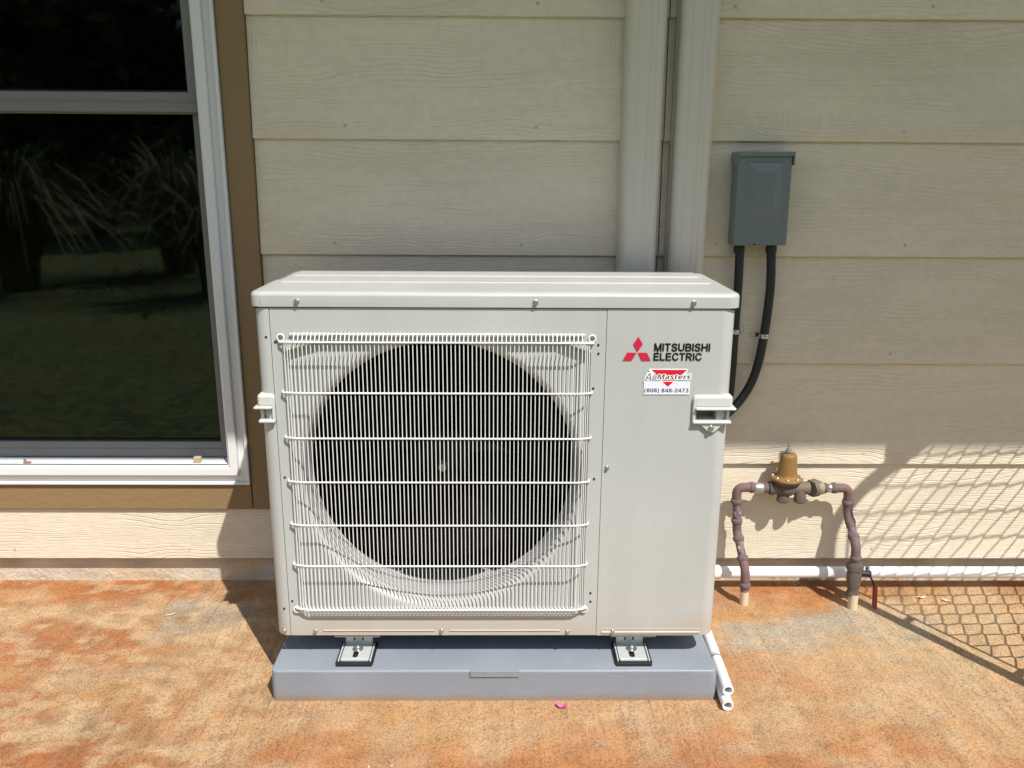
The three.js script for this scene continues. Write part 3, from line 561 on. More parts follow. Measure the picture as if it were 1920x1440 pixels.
    dia([[0.2300, 0.6688], [0.2466, 0.6688], [0.2388, 0.6545], [0.2225, 0.6545]]);
    dia([[0.2490, 0.6688], [0.2646, 0.6688], [0.2722, 0.6545], [0.2560, 0.6545]]);
    k.strokeStyle = '#0b0b0d'; k.lineJoin = 'miter'; k.lineCap = 'butt';
    const t = 0.185, h = t / 2;                                     // stem, in cap heights
    const GL = {
      M: [0.92, (p) => { p([[h, 0], [h, 1]]); p([[0.92 - h, 0], [0.92 - h, 1]]); p([[h * 0.9, 1.02], [0.46, 0.03], [0.92 - h * 0.9, 1.02]]); }],
      I: [t, (p) => p([[h, 0], [h, 1]])],
      T: [0.74, (p) => { p([[0, 1 - h], [0.74, 1 - h]]); p([[0.37, 0], [0.37, 1 - h]]); }],
      E: [0.70, (p) => { p([[0.70, 1 - h], [h, 1 - h], [h, h], [0.71, h]]); p([[h, 0.52], [0.66, 0.52]]); }],
      L: [0.64, (p) => p([[h, 1], [h, h], [0.64, h]])],
      H: [0.80, (p) => { p([[h, 0], [h, 1]]); p([[0.80 - h, 0], [0.80 - h, 1]]); p([[h, 0.52], [0.8 - h, 0.52]]); }],
      U: [0.79, (p, c) => c([[h, 1], [h, 0.36], [h, 0.02, 0.79 - h, 0.02, 0.79 - h, 0.36], [0.79 - h, 1]])],
      S: [0.74, (p, c) => c([[0.74 - h - 0.005, 0.70], [0.74 - h, 0.98, h + 0.01, 1.0, h + 0.015, 0.72], [h + 0.02, 0.47, 0.74 - h, 0.56, 0.74 - h, 0.28], [0.74 - h, 0.0, h - 0.01, 0.0, h - 0.005, 0.31]])],
      B: [0.77, (p, c) => { p([[h, 0], [h, 1]]); c([[h, 1 - h], [0.42, 1 - h], [0.74, 1 - h, 0.74, 0.53, 0.42, 0.53], [h, 0.53]]); c([[0.42, 0.53], [0.79, 0.53, 0.79, h, 0.42, h], [h, h]]); }],
      C: [0.82, (p, c) => c([[0.82 - h, 0.68], [0.74, 1.02, h, 1.03, h, 0.5], [h, -0.03, 0.74, -0.02, 0.82 - h + 0.005, 0.35]])],
      R: [0.78, (p, c) => { p([[h, 0], [h, 1]]); c([[h, 1 - h], [0.42, 1 - h], [0.77, 1 - h, 0.77, 0.49, 0.42, 0.49], [h, 0.49]]); p([[0.42, 0.47], [0.70, 0.0]]); }],
    };
    const put = (word, x0, x1, base, cap) => {
      const gap = 0.115, W = [...word].reduce((a, q) => a + GL[q][0] + gap, -gap), kx = (px(x1) - px(x0)) / W, ky = py(base) - py(base + cap); let x = px(x0);
      for (const q of word) {
        const X = (v) => x + v * kx, Y = (v) => py(base) - v * ky; k.lineWidth = t * (kx + ky) / 2;
        const p = (l) => { k.beginPath(); l.forEach(([u, v], i) => (i ? k.lineTo(X(u), Y(v)) : k.moveTo(X(u), Y(v)))); k.stroke(); };
        const c = (l) => { k.beginPath(); l.forEach((n, i) => (i ? (n.length > 2 ? k.bezierCurveTo(X(n[0]), Y(n[1]), X(n[2]), Y(n[3]), X(n[4]), Y(n[5])) : k.lineTo(X(n[0]), Y(n[1]))) : k.moveTo(X(n[0]), Y(n[1])))); k.stroke(); };
        GL[q][1](p, c); x += (GL[q][0] + gap) * kx;
      }
    };
    put('MITSUBISHI', 0.2772, 0.3752, 0.6715, 0.0143); put('ELECTRIC', 0.2768, 0.3612, 0.6548, 0.0140);
  }, { roughness: 0.35 });
  decal('dealer_sticker', 0.0855, 0.0475, 0.3030, 0.6167, ZF + 0.0014, 1275, 705, (k) => {
    const P = (l, c) => { k.fillStyle = c; k.beginPath(); l.forEach(([x, y], i) => (i ? k.lineTo(x, y) : k.moveTo(x, y))); k.closePath(); k.fill(); };
    P([[150, 6], [1160, 2], [1165, 60], [1110, 130], [1275, 132], [1262, 350], [1245, 360], [1250, 700], [30, 703], [20, 360], [0, 350], [60, 190], [110, 100], [170, 85], [130, 40]], '#f5f5f7');
    P([[24, 362], [1248, 362], [1250, 690], [34, 694]], '#dfe2ee');
    P([[196, 32], [1155, 32], [960, 215], [830, 330], [500, 330], [400, 215]], '#d0142f');
    P([[505, 352], [810, 352], [655, 496]], '#d0142f');
    P([[20, 318], [460, 318], [480, 345], [10, 345]], '#8b8d96'); P([[860, 312], [1262, 312], [1258, 345], [830, 345]], '#8b8d96');
    P([[1010, 160], [1262, 150], [1256, 300], [900, 312]], '#a9abb3');
    P([[250, 175], [330, 150], [400, 210], [480, 316], [200, 316]], '#b4b6bd');
    k.textBaseline = 'alphabetic'; k.lineJoin = 'round';
    const slant = (txt, x, y, w, size, stroke, fill, sw) => { k.save(); k.translate(x, y); k.transform(1, 0, -0.25, 1, 0, 0); k.font = `bold ${size}px sans-serif`; const q = w / k.measureText(txt).width; k.scale(q, 1); k.lineWidth = sw; k.strokeStyle = stroke; k.fillStyle = fill; k.strokeText(txt, 0, 0); k.fillText(txt, 0, 0); k.restore(); };
    slant('A', 25, 322, 190, 270, '#f5f5f7', '#7d808c', 16); slant('ir', 215, 322, 150, 230, '#e9eaee', '#8f929c', 10);
    slant('Masters', 350, 285, 890, 178, '#f5f5f7', '#0d0f22', 34);
    k.fillStyle = '#1d1f3a'; k.font = 'bold 148px sans-serif'; { const w = k.measureText('(808) 848-2473').width; k.save(); k.translate(36, 645); k.scale(1185 / w, 1); k.fillText('(808) 848-2473', 0, 0); k.restore(); }
  });

  // feet
  function foot(x) {
    const f = sub(A, 'foot');
    part(f, 'rubber_mat', bx(x - 0.034, x + 0.034, 0.0640, 0.0700, 0.374, 0.4505, 0.0008), M.rubber);
    const rid = []; for (let i = 0; i < 12; i++) { const z = 0.378 + i * 0.0058; rid.push(bx(x + 0.0336, x + 0.0352, 0.0642, 0.0705, z, z + 0.003), bx(x - 0.0352, x - 0.0336, 0.0642, 0.0705, z, z + 0.003)); }
    f.children[0].geometry = mergeGeometries([strip(f.children[0].geometry), ...rid.map(strip)]);
    const s = rrect(x - 0.0268, x + 0.0268, -0.4435, -0.384, 0.004), h = new THREE.Path(), y0 = -0.428, y1 = -0.410, r = 0.0052;
    h.absarc(x - 0.001, y1, r, 0, Math.PI); h.absarc(x - 0.001, y0, r, Math.PI, Math.PI * 2); h.closePath(); s.holes.push(h);
    const g = ext(s, 0.0012, 0.0009, 2, 8); g.rotateX(-Math.PI / 2); g.translate(0, 0.0714, 0);
    part(f, 'plate', boxUV(g), M.zinc);
    part(f, 'plate_lip', [bx(x - 0.0262, x + 0.0262, 0.0705, 0.0765, 0.4405, 0.4440, 0.0015), bx(x - 0.0315, x - 0.0285, 0.0702, 0.0745, 0.384, 0.444, 0.001), bx(x + 0.0285, x + 0.0315, 0.0702, 0.0745, 0.384, 0.444, 0.001)], M.zinc);
    const u = poly([[x - 0.0268, 0.0715], [x + 0.0268, 0.0715], [x + 0.0262, 0.0895], [x + 0.0085, 0.0895], [x + 0.0085, 0.0800], [x + 0.0055, 0.0800], [x + 0.0055, 0.1055], [x - 0.0075, 0.1055], [x - 0.0075, 0.0800], [x - 0.0105, 0.0800], [x - 0.0105, 0.0895], [x - 0.0262, 0.0895]]);
    part(f, 'upstand', boxUV(place(ext(u, 0.0012, 0.0007, 2), 0, 0, 0.383)), M.zinc);
    part(f, 'flange', bx(x - 0.042, x + 0.046, 0.1045, 0.1090, 0.380, 0.4150, 0.0015), M.unit);
    part(f, 'washer', place(new THREE.CylinderGeometry(0.0105, 0.0105, 0.0016, 24), x + 0.001, 0.0748, 0.4065), M.screw);
    part(f, 'bolt', place(lathe([[0, 0.007], [0.003, 0.0066], [0.0052, 0.0045], [0.0052, 0]], 6), x + 0.001, 0.0756, 0.4065), M.screw);
  }
  foot(-0.2685); foot(0.2640);
  // children of the group itself, one level up
  for (const c of [...A.children]) { c.position.y -= 0.0638; c.position.z -= 0.27; ac.add(c); }
  ac.remove(A);
}

// ---------------------------------------------------------------- electrical box and its conduits
{
  const b = thing('electrical_box', 'grey metal electrical disconnect box mounted on the siding', 'electrical box', [0.559, 0.8235, 0.012]);
  b.rotation.z = 0.012;
  const W = 0.0555, H = 0.193, Dp = 0.048;
  part(b, 'body', bx(-W, W, 0, H - 0.004, 0, Dp - 0.002, 0.002), M.box);
  const c = sub(b, 'cover');
  part(c, 'door', bx(-W - 0.0008, W + 0.0008, 0.001, H - 0.008, Dp - 0.0015, Dp + 0.0018, 0.0012), M.box);
  { // pressed panel: a raised taper in the middle of the door
    const P = (x0, x1, y0, y1, z) => [[x0, y0, z], [x1, y0, z], [x1, y1, z], [x0, y1, z]];
    const a = P(-0.037, 0.037, 0.045, 0.172, Dp + 0.0019), d = P(-0.017, 0.021, 0.080, 0.152, Dp + 0.0085), pos = [];
    for (let i = 0; i < 4; i++) { const j = (i + 1) % 4; pos.push(...a[i], ...a[j], ...d[i], ...d[i], ...a[j], ...d[j]); }
    pos.push(...d[0], ...d[1], ...d[2], ...d[0], ...d[2], ...d[3]);
    const g = new THREE.BufferGeometry(); g.setAttribute('position', new THREE.Float32BufferAttribute(pos, 3)); g.computeVertexNormals(); part(c, 'pressed_panel', boxUV(g), M.box);
    part(c, 'panel_edge', [bx(-0.038, 0.037, 0.1715, 0.1727, Dp + 0.001, Dp + 0.0034, 0.0005), bx(-0.017, 0.021, 0.1505, 0.1525, Dp + 0.0080, Dp + 0.0094, 0.0006)], M.box);
  }
  part(b, 'rain_hood', [bx(-W - 0.0028, W + 0.0045, H - 0.009, H, 0, Dp + 0.0085, 0.0015), bx(-W - 0.0030, -W - 0.0012, H - 0.0275, H - 0.006, 0, Dp + 0.004, 0.0006), bx(W + 0.0022, W + 0.0045, H - 0.0275, H - 0.006, 0, Dp + 0.007, 0.0006)], M.box);
  part(b, 'latch_hole', place(new THREE.CylinderGeometry(0.0022, 0.0022, 0.001, 12).rotateX(Math.PI / 2), -0.012, 0.003, Dp + 0.0019), M.black);

  const l = thing('electrical_conduit', 'straight black flexible conduit running down beside the air conditioner', 'conduit', [0, 0, 0], 'black conduits under the electrical box');
  part(l, 'hose', tube(new THREE.CatmullRomCurve3([V(0.5240, 0.829, 0.033), V(0.5255, 0.80, 0.033), V(0.5280, 0.729, 0.031), V(0.5280, 0.63, 0.030), V(0.5285, 0.535, 0.03), V(0.524, 0.475, 0.036), V(0.508, 0.425, 0.055), V(0.470, 0.395, 0.10), V(0.43, 0.385, 0.15)]).getPoints(60), 0.0095, 16), M.whip);
  part(l, 'fitting', [lathe([[0, 0], [0.0112, 0], [0.0116, 0.003], [0.0116, 0.014], [0.0098, 0.017], [0, 0.017]], 24).translate(0.5238, 0.806, 0.033)], M.whip);
  function clamp1(parent, x, y, z, side) {
    const g = [new THREE.TorusGeometry(0.0105, 0.0013, 8, 24, Math.PI * 1.15).rotateX(Math.PI / 2).rotateY(-0.3).scale(1, 4.2, 1).translate(x, y, z)];
    const tx = x + side * 0.0165; g.push(bx(tx - 0.0085, tx + 0.0085, y - 0.0048, y + 0.0048, 0.0118, 0.0142, 0.0012), place(lathe([[0, 0.004], [0.0028, 0.0035], [0.004, 0.001], [0.004, 0]], 16).rotateX(Math.PI / 2), tx + side * 0.002, y, 0.0142), bx(Math.min(x + side * 0.0095, tx - side * 0.007), Math.max(x + side * 0.0095, tx - side * 0.007), y - 0.0045, y + 0.0045, 0.0135, z * 0.8, 0.001));
    part(parent, 'strap', g, M.chrome);
  }
  clamp1(l, 0.5280, 0.632, 0.030, 1);
  const r = thing('electrical_conduit', 'curved black flexible conduit sweeping from the box behind the air conditioner', 'conduit', [0, 0, 0], 'black conduits under the electrical box');
  part(r, 'hose', tube(new THREE.CatmullRomCurve3([V(0.5932, 0.829, 0.033), V(0.5938, 0.81, 0.033), V(0.5988, 0.745, 0.031), V(0.5985, 0.69, 0.030), V(0.5935, 0.612, 0.03), V(0.5870, 0.562, 0.03), V(0.5745, 0.517, 0.033), V(0.5520, 0.479, 0.04), V(0.515, 0.448, 0.06), V(0.465, 0.435, 0.10), V(0.42, 0.43, 0.15)]).getPoints(70), 0.0098, 16), M.whip);
  part(r, 'fitting', [lathe([[0, 0], [0.0112, 0], [0.0116, 0.003], [0.0116, 0.014], [0.0098, 0.017], [0, 0.017]], 24).translate(0.5934, 0.806, 0.033)], M.whip);
  clamp1(r, 0.5943, 0.622, 0.030, -1);
}

// ---------------------------------------------------------------- water pressure regulator between two risers
{
  const w = thing('water_pipe', 'weathered purple painted copper water pipe with a brass pressure regulator', 'water pipe', [0.69, 0, 0.08]);
  const G = sub(w, 'assembly'); G.position.set(-0.69, 0, -0.08);
  const R = 0.0096, Z = 0.05, YH = 0.268;
  const dir = (a, b) => V(...b).sub(V(...a)).normalize();
  function collar(at, d, r = R + 0.0034, h = 0.0056, m = M.pipe, name = 'coupling') {       // a swelled ring on the pipe
    const g = lathe([[R * 0.9, -h * 1.6], [R + 0.0006, -h * 1.5], [r - 0.0004, -h * 0.8], [r, 0], [r - 0.0005, h * 0.7], [R + 0.0004, h], [R * 0.9, h]], 24);
    g.applyQuaternion(new THREE.Quaternion().setFromUnitVectors(V(0, 1, 0), d)); g.translate(at.x, at.y, at.z);
    return part(G, name, g, m);
  }
  const mix = (a, b, t) => V(...a).lerp(V(...b), t);
  // left riser
  const L = [[0.5752, 0.02, 0.1048], [0.5738, 0.083, 0.1035], [0.5630, 0.160, 0.0500], [0.5565, 0.235, 0.0500]];
  part(G, 'stub', tube([[0.5757, -0.01, 0.1048], [0.5752, 0.034, 0.1046]], 0.0098, 18), M.stub);
  part(G, 'pipe', tube([[0.5753, 0.02, 0.1047], [0.5748, 0.052, 0.1044]], R, 18), M.pipe);
  part(G, 'elbow', tube(roundPath([[0.5748, 0.048, 0.1044], [0.5738, 0.083, 0.1035], mix(L[1], L[2], 0.32).toArray()], 0.03, 8), R + 0.0008, 20), M.elbow);
  part(G, 'pipe', tube([mix(L[1], L[2], 0.3), mix(L[1], L[2], 0.86)], R, 18), M.pipe);
  part(G, 'elbow', tube(roundPath([mix(L[1], L[2], 0.84).toArray(), L[2], mix(L[2], L[3], 0.32).toArray()], 0.018, 8), R + 0.0008, 20), M.elbow);
  part(G, 'pipe', tube([mix(L[2], L[3], 0.3), V(0.5562, 0.240, 0.05)], R, 18), M.pipe);
  part(G, 'elbow', tube(roundPath([[0.5564, 0.232, 0.05], [0.5550, YH + 0.001, 0.05], [0.592, YH + 0.001, 0.05]], 0.034, 12), R + 0.0010, 20), M.elbow);
  collar(V(0.5748, 0.050, 0.1044), V(0, 1, 0)); collar(mix(L[1], L[2], 0.33), dir(L[1], L[2])); collar(mix(L[1], L[2], 0.82), dir(L[1], L[2])); collar(mix(L[2], L[3], 0.36), dir(L[2], L[3])); collar(V(0.5563, 0.236, 0.05), V(0, 1, 0));
  collar(V(0.589, YH + 0.001, 0.05), V(-1, 0, 0));
  part(G, 'pipe', tube([[0.588, YH, 0.05], [0.640, YH, 0.05]], R, 18), M.pipe); collar(V(0.607, YH, 0.05), V(1, 0, 0), R + 0.003, 0.010, M.galv); collar(V(0.622, YH, 0.05), V(1, 0, 0), R + 0.002, 0.005);
  { const n = new THREE.CylinderGeometry(0.0165, 0.0165, 0.010, 6).rotateZ(Math.PI / 2); part(G, 'hex_nut', place(n, 0.634, YH, 0.05), M.bronze); }
  // regulator
  {
    const bx0 = 0.668;
    part(G, 'regulator_body', [
      new THREE.SphereGeometry(0.025, 28, 20).scale(1.05, 0.85, 1).translate(bx0, 0.270, Z),
      tube([[0.638, YH, Z], [0.66, YH, Z]], 0.0145, 20), tube([[0.672, YH, Z], [0.722, YH, Z]], 0.0150, 20),
      lathe([[0, -0.0015], [0.013, -0.0015], [0.0148, 0.001], [0.0150, 0.004], [0.0138, 0.006], [0.0138, 0.028], [0, 0.028]], 24).translate(bx0 - 0.005, 0.2375, Z + 0.004),
      lathe([[0, -0.0015], [0.013, -0.0015], [0.0148, 0.001], [0.0150, 0.004], [0.0132, 0.006], [0.0132, 0.03], [0, 0.03]], 24).rotateZ(0.12).translate(0.704, 0.2365, Z + 0.002),
      lathe([[0, 0], [0.026, 0.002], [0.033, 0.009], [0.034, 0.012], [0, 0.012]], 36).translate(bx0, 0.277, Z)], M.bronze);
    const bell = part(G, 'regulator_bell', lathe([[0.0, -0.001], [0.0355, -0.001], [0.0365, 0.001], [0.0365, 0.0045], [0.0345, 0.0060], [0.0255, 0.0082], [0.0232, 0.0110], [0.0224, 0.0170], [0.0192, 0.0540], [0.0180, 0.0600], [0.0150, 0.0630], [0.0, 0.0642]], 48).translate(bx0, 0.290, Z), M.brassPaint);
    for (let k = 0; k < 8; k++) { const a = k * Math.PI / 4 + 0.25; part(bell, 'bolt', place(lathe([[0, 0.0036], [0.0026, 0.003], [0.0036, 0.0008], [0.0036, -0.001]], 12), bx0 + 0.0312 * Math.cos(a), 0.2968, Z + 0.0312 * Math.sin(a)), M.screw); }
    part(bell, 'adjusting_screw', [new THREE.CylinderGeometry(0.0030, 0.0030, 0.022, 12).translate(bx0 - 0.001, 0.3640, Z), new THREE.CylinderGeometry(0.0066, 0.0066, 0.006, 6).translate(bx0 - 0.001, 0.3595, Z), new THREE.CylinderGeometry(0.0042, 0.0042, 0.004, 6).translate(bx0 - 0.001, 0.3745, Z)], M.galv);
    // the bent tag under the nut
    { const P = [[0.672, 0.3565], [0.656, 0.3575], [0.6495, 0.354], [0.647, 0.346], [0.6475, 0.336]], pos = [], idx = []; P.forEach(([x, y], i) => { pos.push(x, y, Z - 0.006, x, y, Z + 0.007); if (i) { const q = i * 2; idx.push(q - 2, q - 1, q, q, q - 1, q + 1); } }); const g = new THREE.BufferGeometry(); g.setAttribute('position', new THREE.Float32BufferAttribute(pos, 3)); g.setIndex(idx); g.computeVertexNormals(); part(bell, 'tag', g, M.galv); }
    const n = new THREE.CylinderGeometry(0.0205, 0.0205, 0.0205, 6).rotateX(0.5).rotateZ(Math.PI / 2); part(G, 'union_nut', place(boxUV(n), 0.7335, YH, Z), M.bronze);
    part(G, 'union_tail', tube([[0.742, YH, Z], [0.752, YH, Z], [0.756, YH, Z]], [0.0165, 0.015, 0.012], 20), mat(lin(0.27, 0.27, 0.17), 0.7, 0, { bumpMap: pipeBump, bumpScale: 0.0008 }));
  }
  part(G, 'pipe', tube([[0.75, YH, Z], [0.785, YH, Z]], R, 18), M.pipe); collar(V(0.759, YH, Z), V(1, 0, 0), R + 0.003, 0.004, M.elbow); collar(V(0.7705, YH, Z), V(1, 0, 0), R + 0.0012, 0.0035, M.screw, 'foil_band'); collar(V(0.781, YH, Z), V(1, 0, 0));
  // right riser
  const Rr = [[0.8226, 0.0, 0.122], [0.8205, 0.120, 0.1155], [0.8190, 0.150, 0.111], [0.8205, 0.196, 0.0600], [0.8168, 0.232, 0.0500]];
  part(G, 'elbow', tube(roundPath([[0.78, YH, Z], [0.8150, YH, Z], [0.8165, 0.232, Z]], 0.036, 12), R + 0.0010, 20), M.elbow);
  part(G, 'elbow', tube(roundPath([[0.8164, 0.238, Z], [0.8185, 0.205, 0.051], mix(Rr[3], Rr[2], 0.3).toArray()], 0.022, 8), R + 0.001, 20), mat(lin(0.15, 0.085, 0.09), 0.7));
  part(G, 'pipe', tube([mix(Rr[3], Rr[2], 0.25), mix(Rr[3], Rr[2], 0.75)], R, 18), M.pipe);
  part(G, 'elbow', tube(roundPath([mix(Rr[3], Rr[2], 0.62).toArray(), [0.8192, 0.152, 0.112], [0.8203, 0.120, 0.1155]], 0.02, 8), R + 0.0010, 20), M.elbow);
  collar(V(0.8165, 0.233, Z), V(0, 1, 0)); collar(mix(Rr[3], Rr[2], 0.12), dir(Rr[3], Rr[2]), R + 0.0024); collar(mix(Rr[3], Rr[2], 0.66), dir(Rr[3], Rr[2])); collar(V(0.8204, 0.124, 0.1154), V(0, 1, 0), R + 0.003, 0.005);
  part(G, 'stub', tube([[0.8226, -0.01, 0.1232], [0.8222, 0.036, 0.1222]], 0.0108, 20), M.stub);
  {
    const v = sub(G, 'ball_valve'); v.position.set(0.8215, 0.0, 0.119); v.rotation.x = -0.05;
    part(v, 'valve_body', lathe([[0.0, 0.030], [0.0115, 0.030], [0.0128, 0.034], [0.0128, 0.041], [0.0112, 0.044], [0.0135, 0.050], [0.0158, 0.062], [0.0165, 0.076], [0.0165, 0.092], [0.0155, 0.095], [0.0172, 0.0965], [0.0172, 0.104], [0.0150, 0.108], [0.0125, 0.114], [0.0118, 0.120], [0, 0.120]], 28), M.bronze);
    part(v, 'valve_collar', new THREE.CylinderGeometry(0.0196, 0.0196, 0.011, 6).rotateY(0.3).translate(0, 0.1, 0), M.bronze); part(v, 'valve_collar', new THREE.CylinderGeometry(0.0158, 0.0158, 0.006, 6).rotateY(0.3).translate(0, 0.034, 0), M.bronze);
    part(v, 'stem', [tube([[0.012, 0.086, 0.004], [0.034, 0.086, 0.006]], 0.0072, 14), bx(0.026, 0.036, 0.079, 0.093, -0.004, 0.010, 0.002)], M.black);
    part(v, 'stem_nut', place(new THREE.CylinderGeometry(0.0045, 0.0045, 0.009, 6), 0.0275, 0.0975, 0.004), M.nutBlue);
    part(v, 'lever', [tube([[0.032, 0.083, 0.008], [0.040, 0.068, 0.012], [0.043, 0.055, 0.014]], 0.0022, 8)], M.black);
    part(v, 'lever_grip', [boxUV(new RoundedBoxGeometry(0.0088, 0.058, 0.012, 3, 0.0036).rotateZ(0.06).translate(0.0450, 0.0335, 0.016))], M.redVinyl);
  }
  for (const c of [...G.children]) { c.position.x -= 0.69; c.position.z -= 0.08; w.add(c); }
  w.remove(G);
}

// ---------------------------------------------------------------- white PVC
{
  const p = thing('pvc_pipe', 'long white PVC pipe lying along the foot of the siding', 'pipe', [1.6, 0.0455, 0.033]);
  part(p, 'pipe', tube([[-1.18, 0.0, 0], [0, -0.0006, 0.0005], [2.5, -0.001, 0]], 0.0136, 24), M.pvc);
  part(p, 'coupling', tube([[-1.19, 0, 0], [-1.065, 0, 0]], 0.0168, 24), M.pvc);
  function open(name, label, a, b, r, ring) {
    const t = thing(name, label, 'drain pipe', a, 'white drain pipe ends beside the pad');
    const d = V(...b).sub(V(...a)), L = d.length(), q = new THREE.Quaternion().setFromUnitVectors(V(0, 1, 0), d.clone().normalize());
    part(t, 'pipe', lathe([[r * 0.70, -0.0], [r * 0.70, 0.001], [r * 0.94, 0.0], [r, 0.001], [r, L], [r * 0.72, L], [r * 0.72, 0.0005]].slice(2).concat([[r * 0.72, -0.0002], [r * 0.94, 0.0]]), 28).applyQuaternion(q), M.pvc);
    if (ring) part(t, 'print_band', [lathe([[r + 0.0002, ring], [r + 0.0002, ring + 0.006]], 28), lathe([[r + 0.0002, ring + 0.009], [r + 0.0002, ring + 0.011]], 28)].map((g) => g.applyQuaternion(q)), M.pvcMark);
  }
  open('drain_pipe', 'upper white drain pipe with a grey printed band beside the pad', [0.4375, 0.0325, 0.4815], [0.4545, 0.031, 0.06], 0.0106, 0.103);
  open('drain_pipe', 'lower white drain pipe lying on the slab under the other', [0.4345, 0.0112, 0.4975], [0.4440, 0.0112, 0.08], 0.0106, 0);
}

// ---------------------------------------------------------------- litter on the slab
{
  function bit(name, label, category, x, z, l, w, turn, m, curl = 0.003) {
    const t = thing(name, label, category, [x, 0.0012, z]); t.rotation.y = turn;
    const pos = [], idx = [], NX = 8, NZ = 4;
    for (let i = 0; i <= NX; i++) for (let j = 0; j <= NZ; j++) { const u = i / NX, v = j / NZ - 0.5, ww = w * Math.pow(Math.sin(Math.PI * (0.06 + u * 0.88)), 0.7); pos.push((u - 0.5) * l, curl * (4 * v * v + Math.pow(u - 0.5, 2) * 2 + 0.2 * Math.sin(u * 9)), v * ww); if (i && j) { const q = i * (NZ + 1) + j; idx.push(q - NZ - 2, q - NZ - 1, q - 1, q - 1, q - NZ - 1, q); } }
    const g = new THREE.BufferGeometry(); g.setAttribute('position', new THREE.Float32BufferAttribute(pos, 3)); g.setIndex(idx); g.computeVertexNormals(); part(t, 'blade', g, m);
  }
  bit('flower_petal', 'pink flower petal on the slab in front of the pad', 'petal', 0.1236, 0.4863, 0.021, 0.013, -0.45, M.petal, 0.005);
  bit('dry_leaf', 'small pale dry leaf on the slab, the one nearer the red valve lever', 'leaf', 1.0062, 0.0782, 0.022, 0.007, 0.1, M.husk);
  bit('dry_leaf', 'small pale dry leaf on the slab, the one farther from the red valve lever', 'leaf', 1.0569, 0.0932, 0.022, 0.006, -0.5, M.husk);
  bit('dry_leaf', 'thin pale sliver on the slab left of the air conditioner shadow', 'leaf', -0.735, 0.155, 0.022, 0.003, 0.5, M.husk, 0.002);
}

{
  const g = [];
  for (let i = 0; i < 150; i++) {
    const wall = i < 70, x = wall ? -1.2 + 2.5 * rnd() : -0.9 + 1.9 * rnd(), z = wall ? 0.002 + 0.05 * rnd() * rnd() : 0.05 + 0.6 * rnd(), r = 0.0007 + 0.0017 * rnd() * rnd();
    if (x > -0.46 && x < 0.47 && z > 0.04 && z < 0.5) continue;
    const q = new THREE.IcosahedronGeometry(r, 0); q.scale(1 + rnd(), 0.6, 0.7 + 0.5 * rnd()); q.rotateY(rnd() * 6); q.translate(x, r * 0.4, z); g.push(strip(q));
  }
  const o = new THREE.Mesh(mergeGeometries(g), mat(lin(0.55, 0.47, 0.36), 0.9)); o.name = 'grit'; o.userData = { kind: 'stuff', label: 'grit and small chips scattered over the slab' }; scene.add(o);
}

// ---------------------------------------------------------------- chain link gate whose shadow falls on the wall
{
  const gate = thing('chain_link_gate', 'open chain link gate with a round topped pipe frame', 'gate', [1.107, 0, 0.507]);
  gate.rotation.y = Math.atan2(0.621, 0.784);
  const Lg = 0.79, H = 1.018, rT = 0.0145;
  part(gate, 'frame', [tube(roundPath([[0, 0.115, 0], [0, H, 0], [Lg, H, 0], [Lg, 0.115, 0]], 0.1, 8), rT, 14), tube([[0, 0.125, 0], [Lg, 0.125, 0]], rT, 14)], M.galv);
  part(gate, 'tension_bar', tube([[0.039, 0.13, 0], [0.039, H - 0.03, 0]], 0.0035, 8), M.galv);
  part(gate, 'tension_band', [0.185, 0.525, 0.83].map((y) => bx(-0.016, 0.044, y - 0.009, y + 0.009, -0.003, 0.003)), M.galv);
  part(gate, 'latch', [bx(0.092, 0.165, H + 0.030, H + 0.052, -0.012, 0.012, 0.004), bx(0.135, 0.16, H + 0.01, H + 0.033, -0.008, 0.008)], M.galv);
  const wires = [], Wd = 0.0703, q = Wd / 2;
  for (let k = 0; k < 21; k++) {
    const s0 = 0.0395 + q / 2 + k * q, pts = [];
    for (let j = 0; j < 26; j++) {
      const y = 0.4425 - 4 * Wd - Wd / 2 + j * q + 0.0; if (y < 0.13 || y > H - 0.005) continue;
      const sgn = (j + k) % 2 ? 1 : -1; const x = s0 + sgn * (q / 2 + 0.0068);
      pts.push([x, y, 0.002 * ((j % 2) ? 1 : -1)]);
    }
    wires.push(tube(roundPath(pts, 0.017, 5), 0.0019, 6, false));
  }
  const mesh = part(gate, 'wire_mesh', wires, M.galv); mesh.userData.kind = 'stuff';
  const post = thing('hinge_post', 'round steel post at the wall carrying the chain link gate', 'post', [1.107 + 0.784 * 0.85, 0, 0.507 - 0.621 * 0.80]);
  part(post, 'pole', tube([[0, -0.05, 0], [0, 1.12, 0]], 0.024, 16), M.galv); part(post, 'cap', place(new THREE.SphereGeometry(0.026, 16, 8, 0, Math.PI * 2, 0, Math.PI / 2), 0, 1.12, 0), M.galv);
}

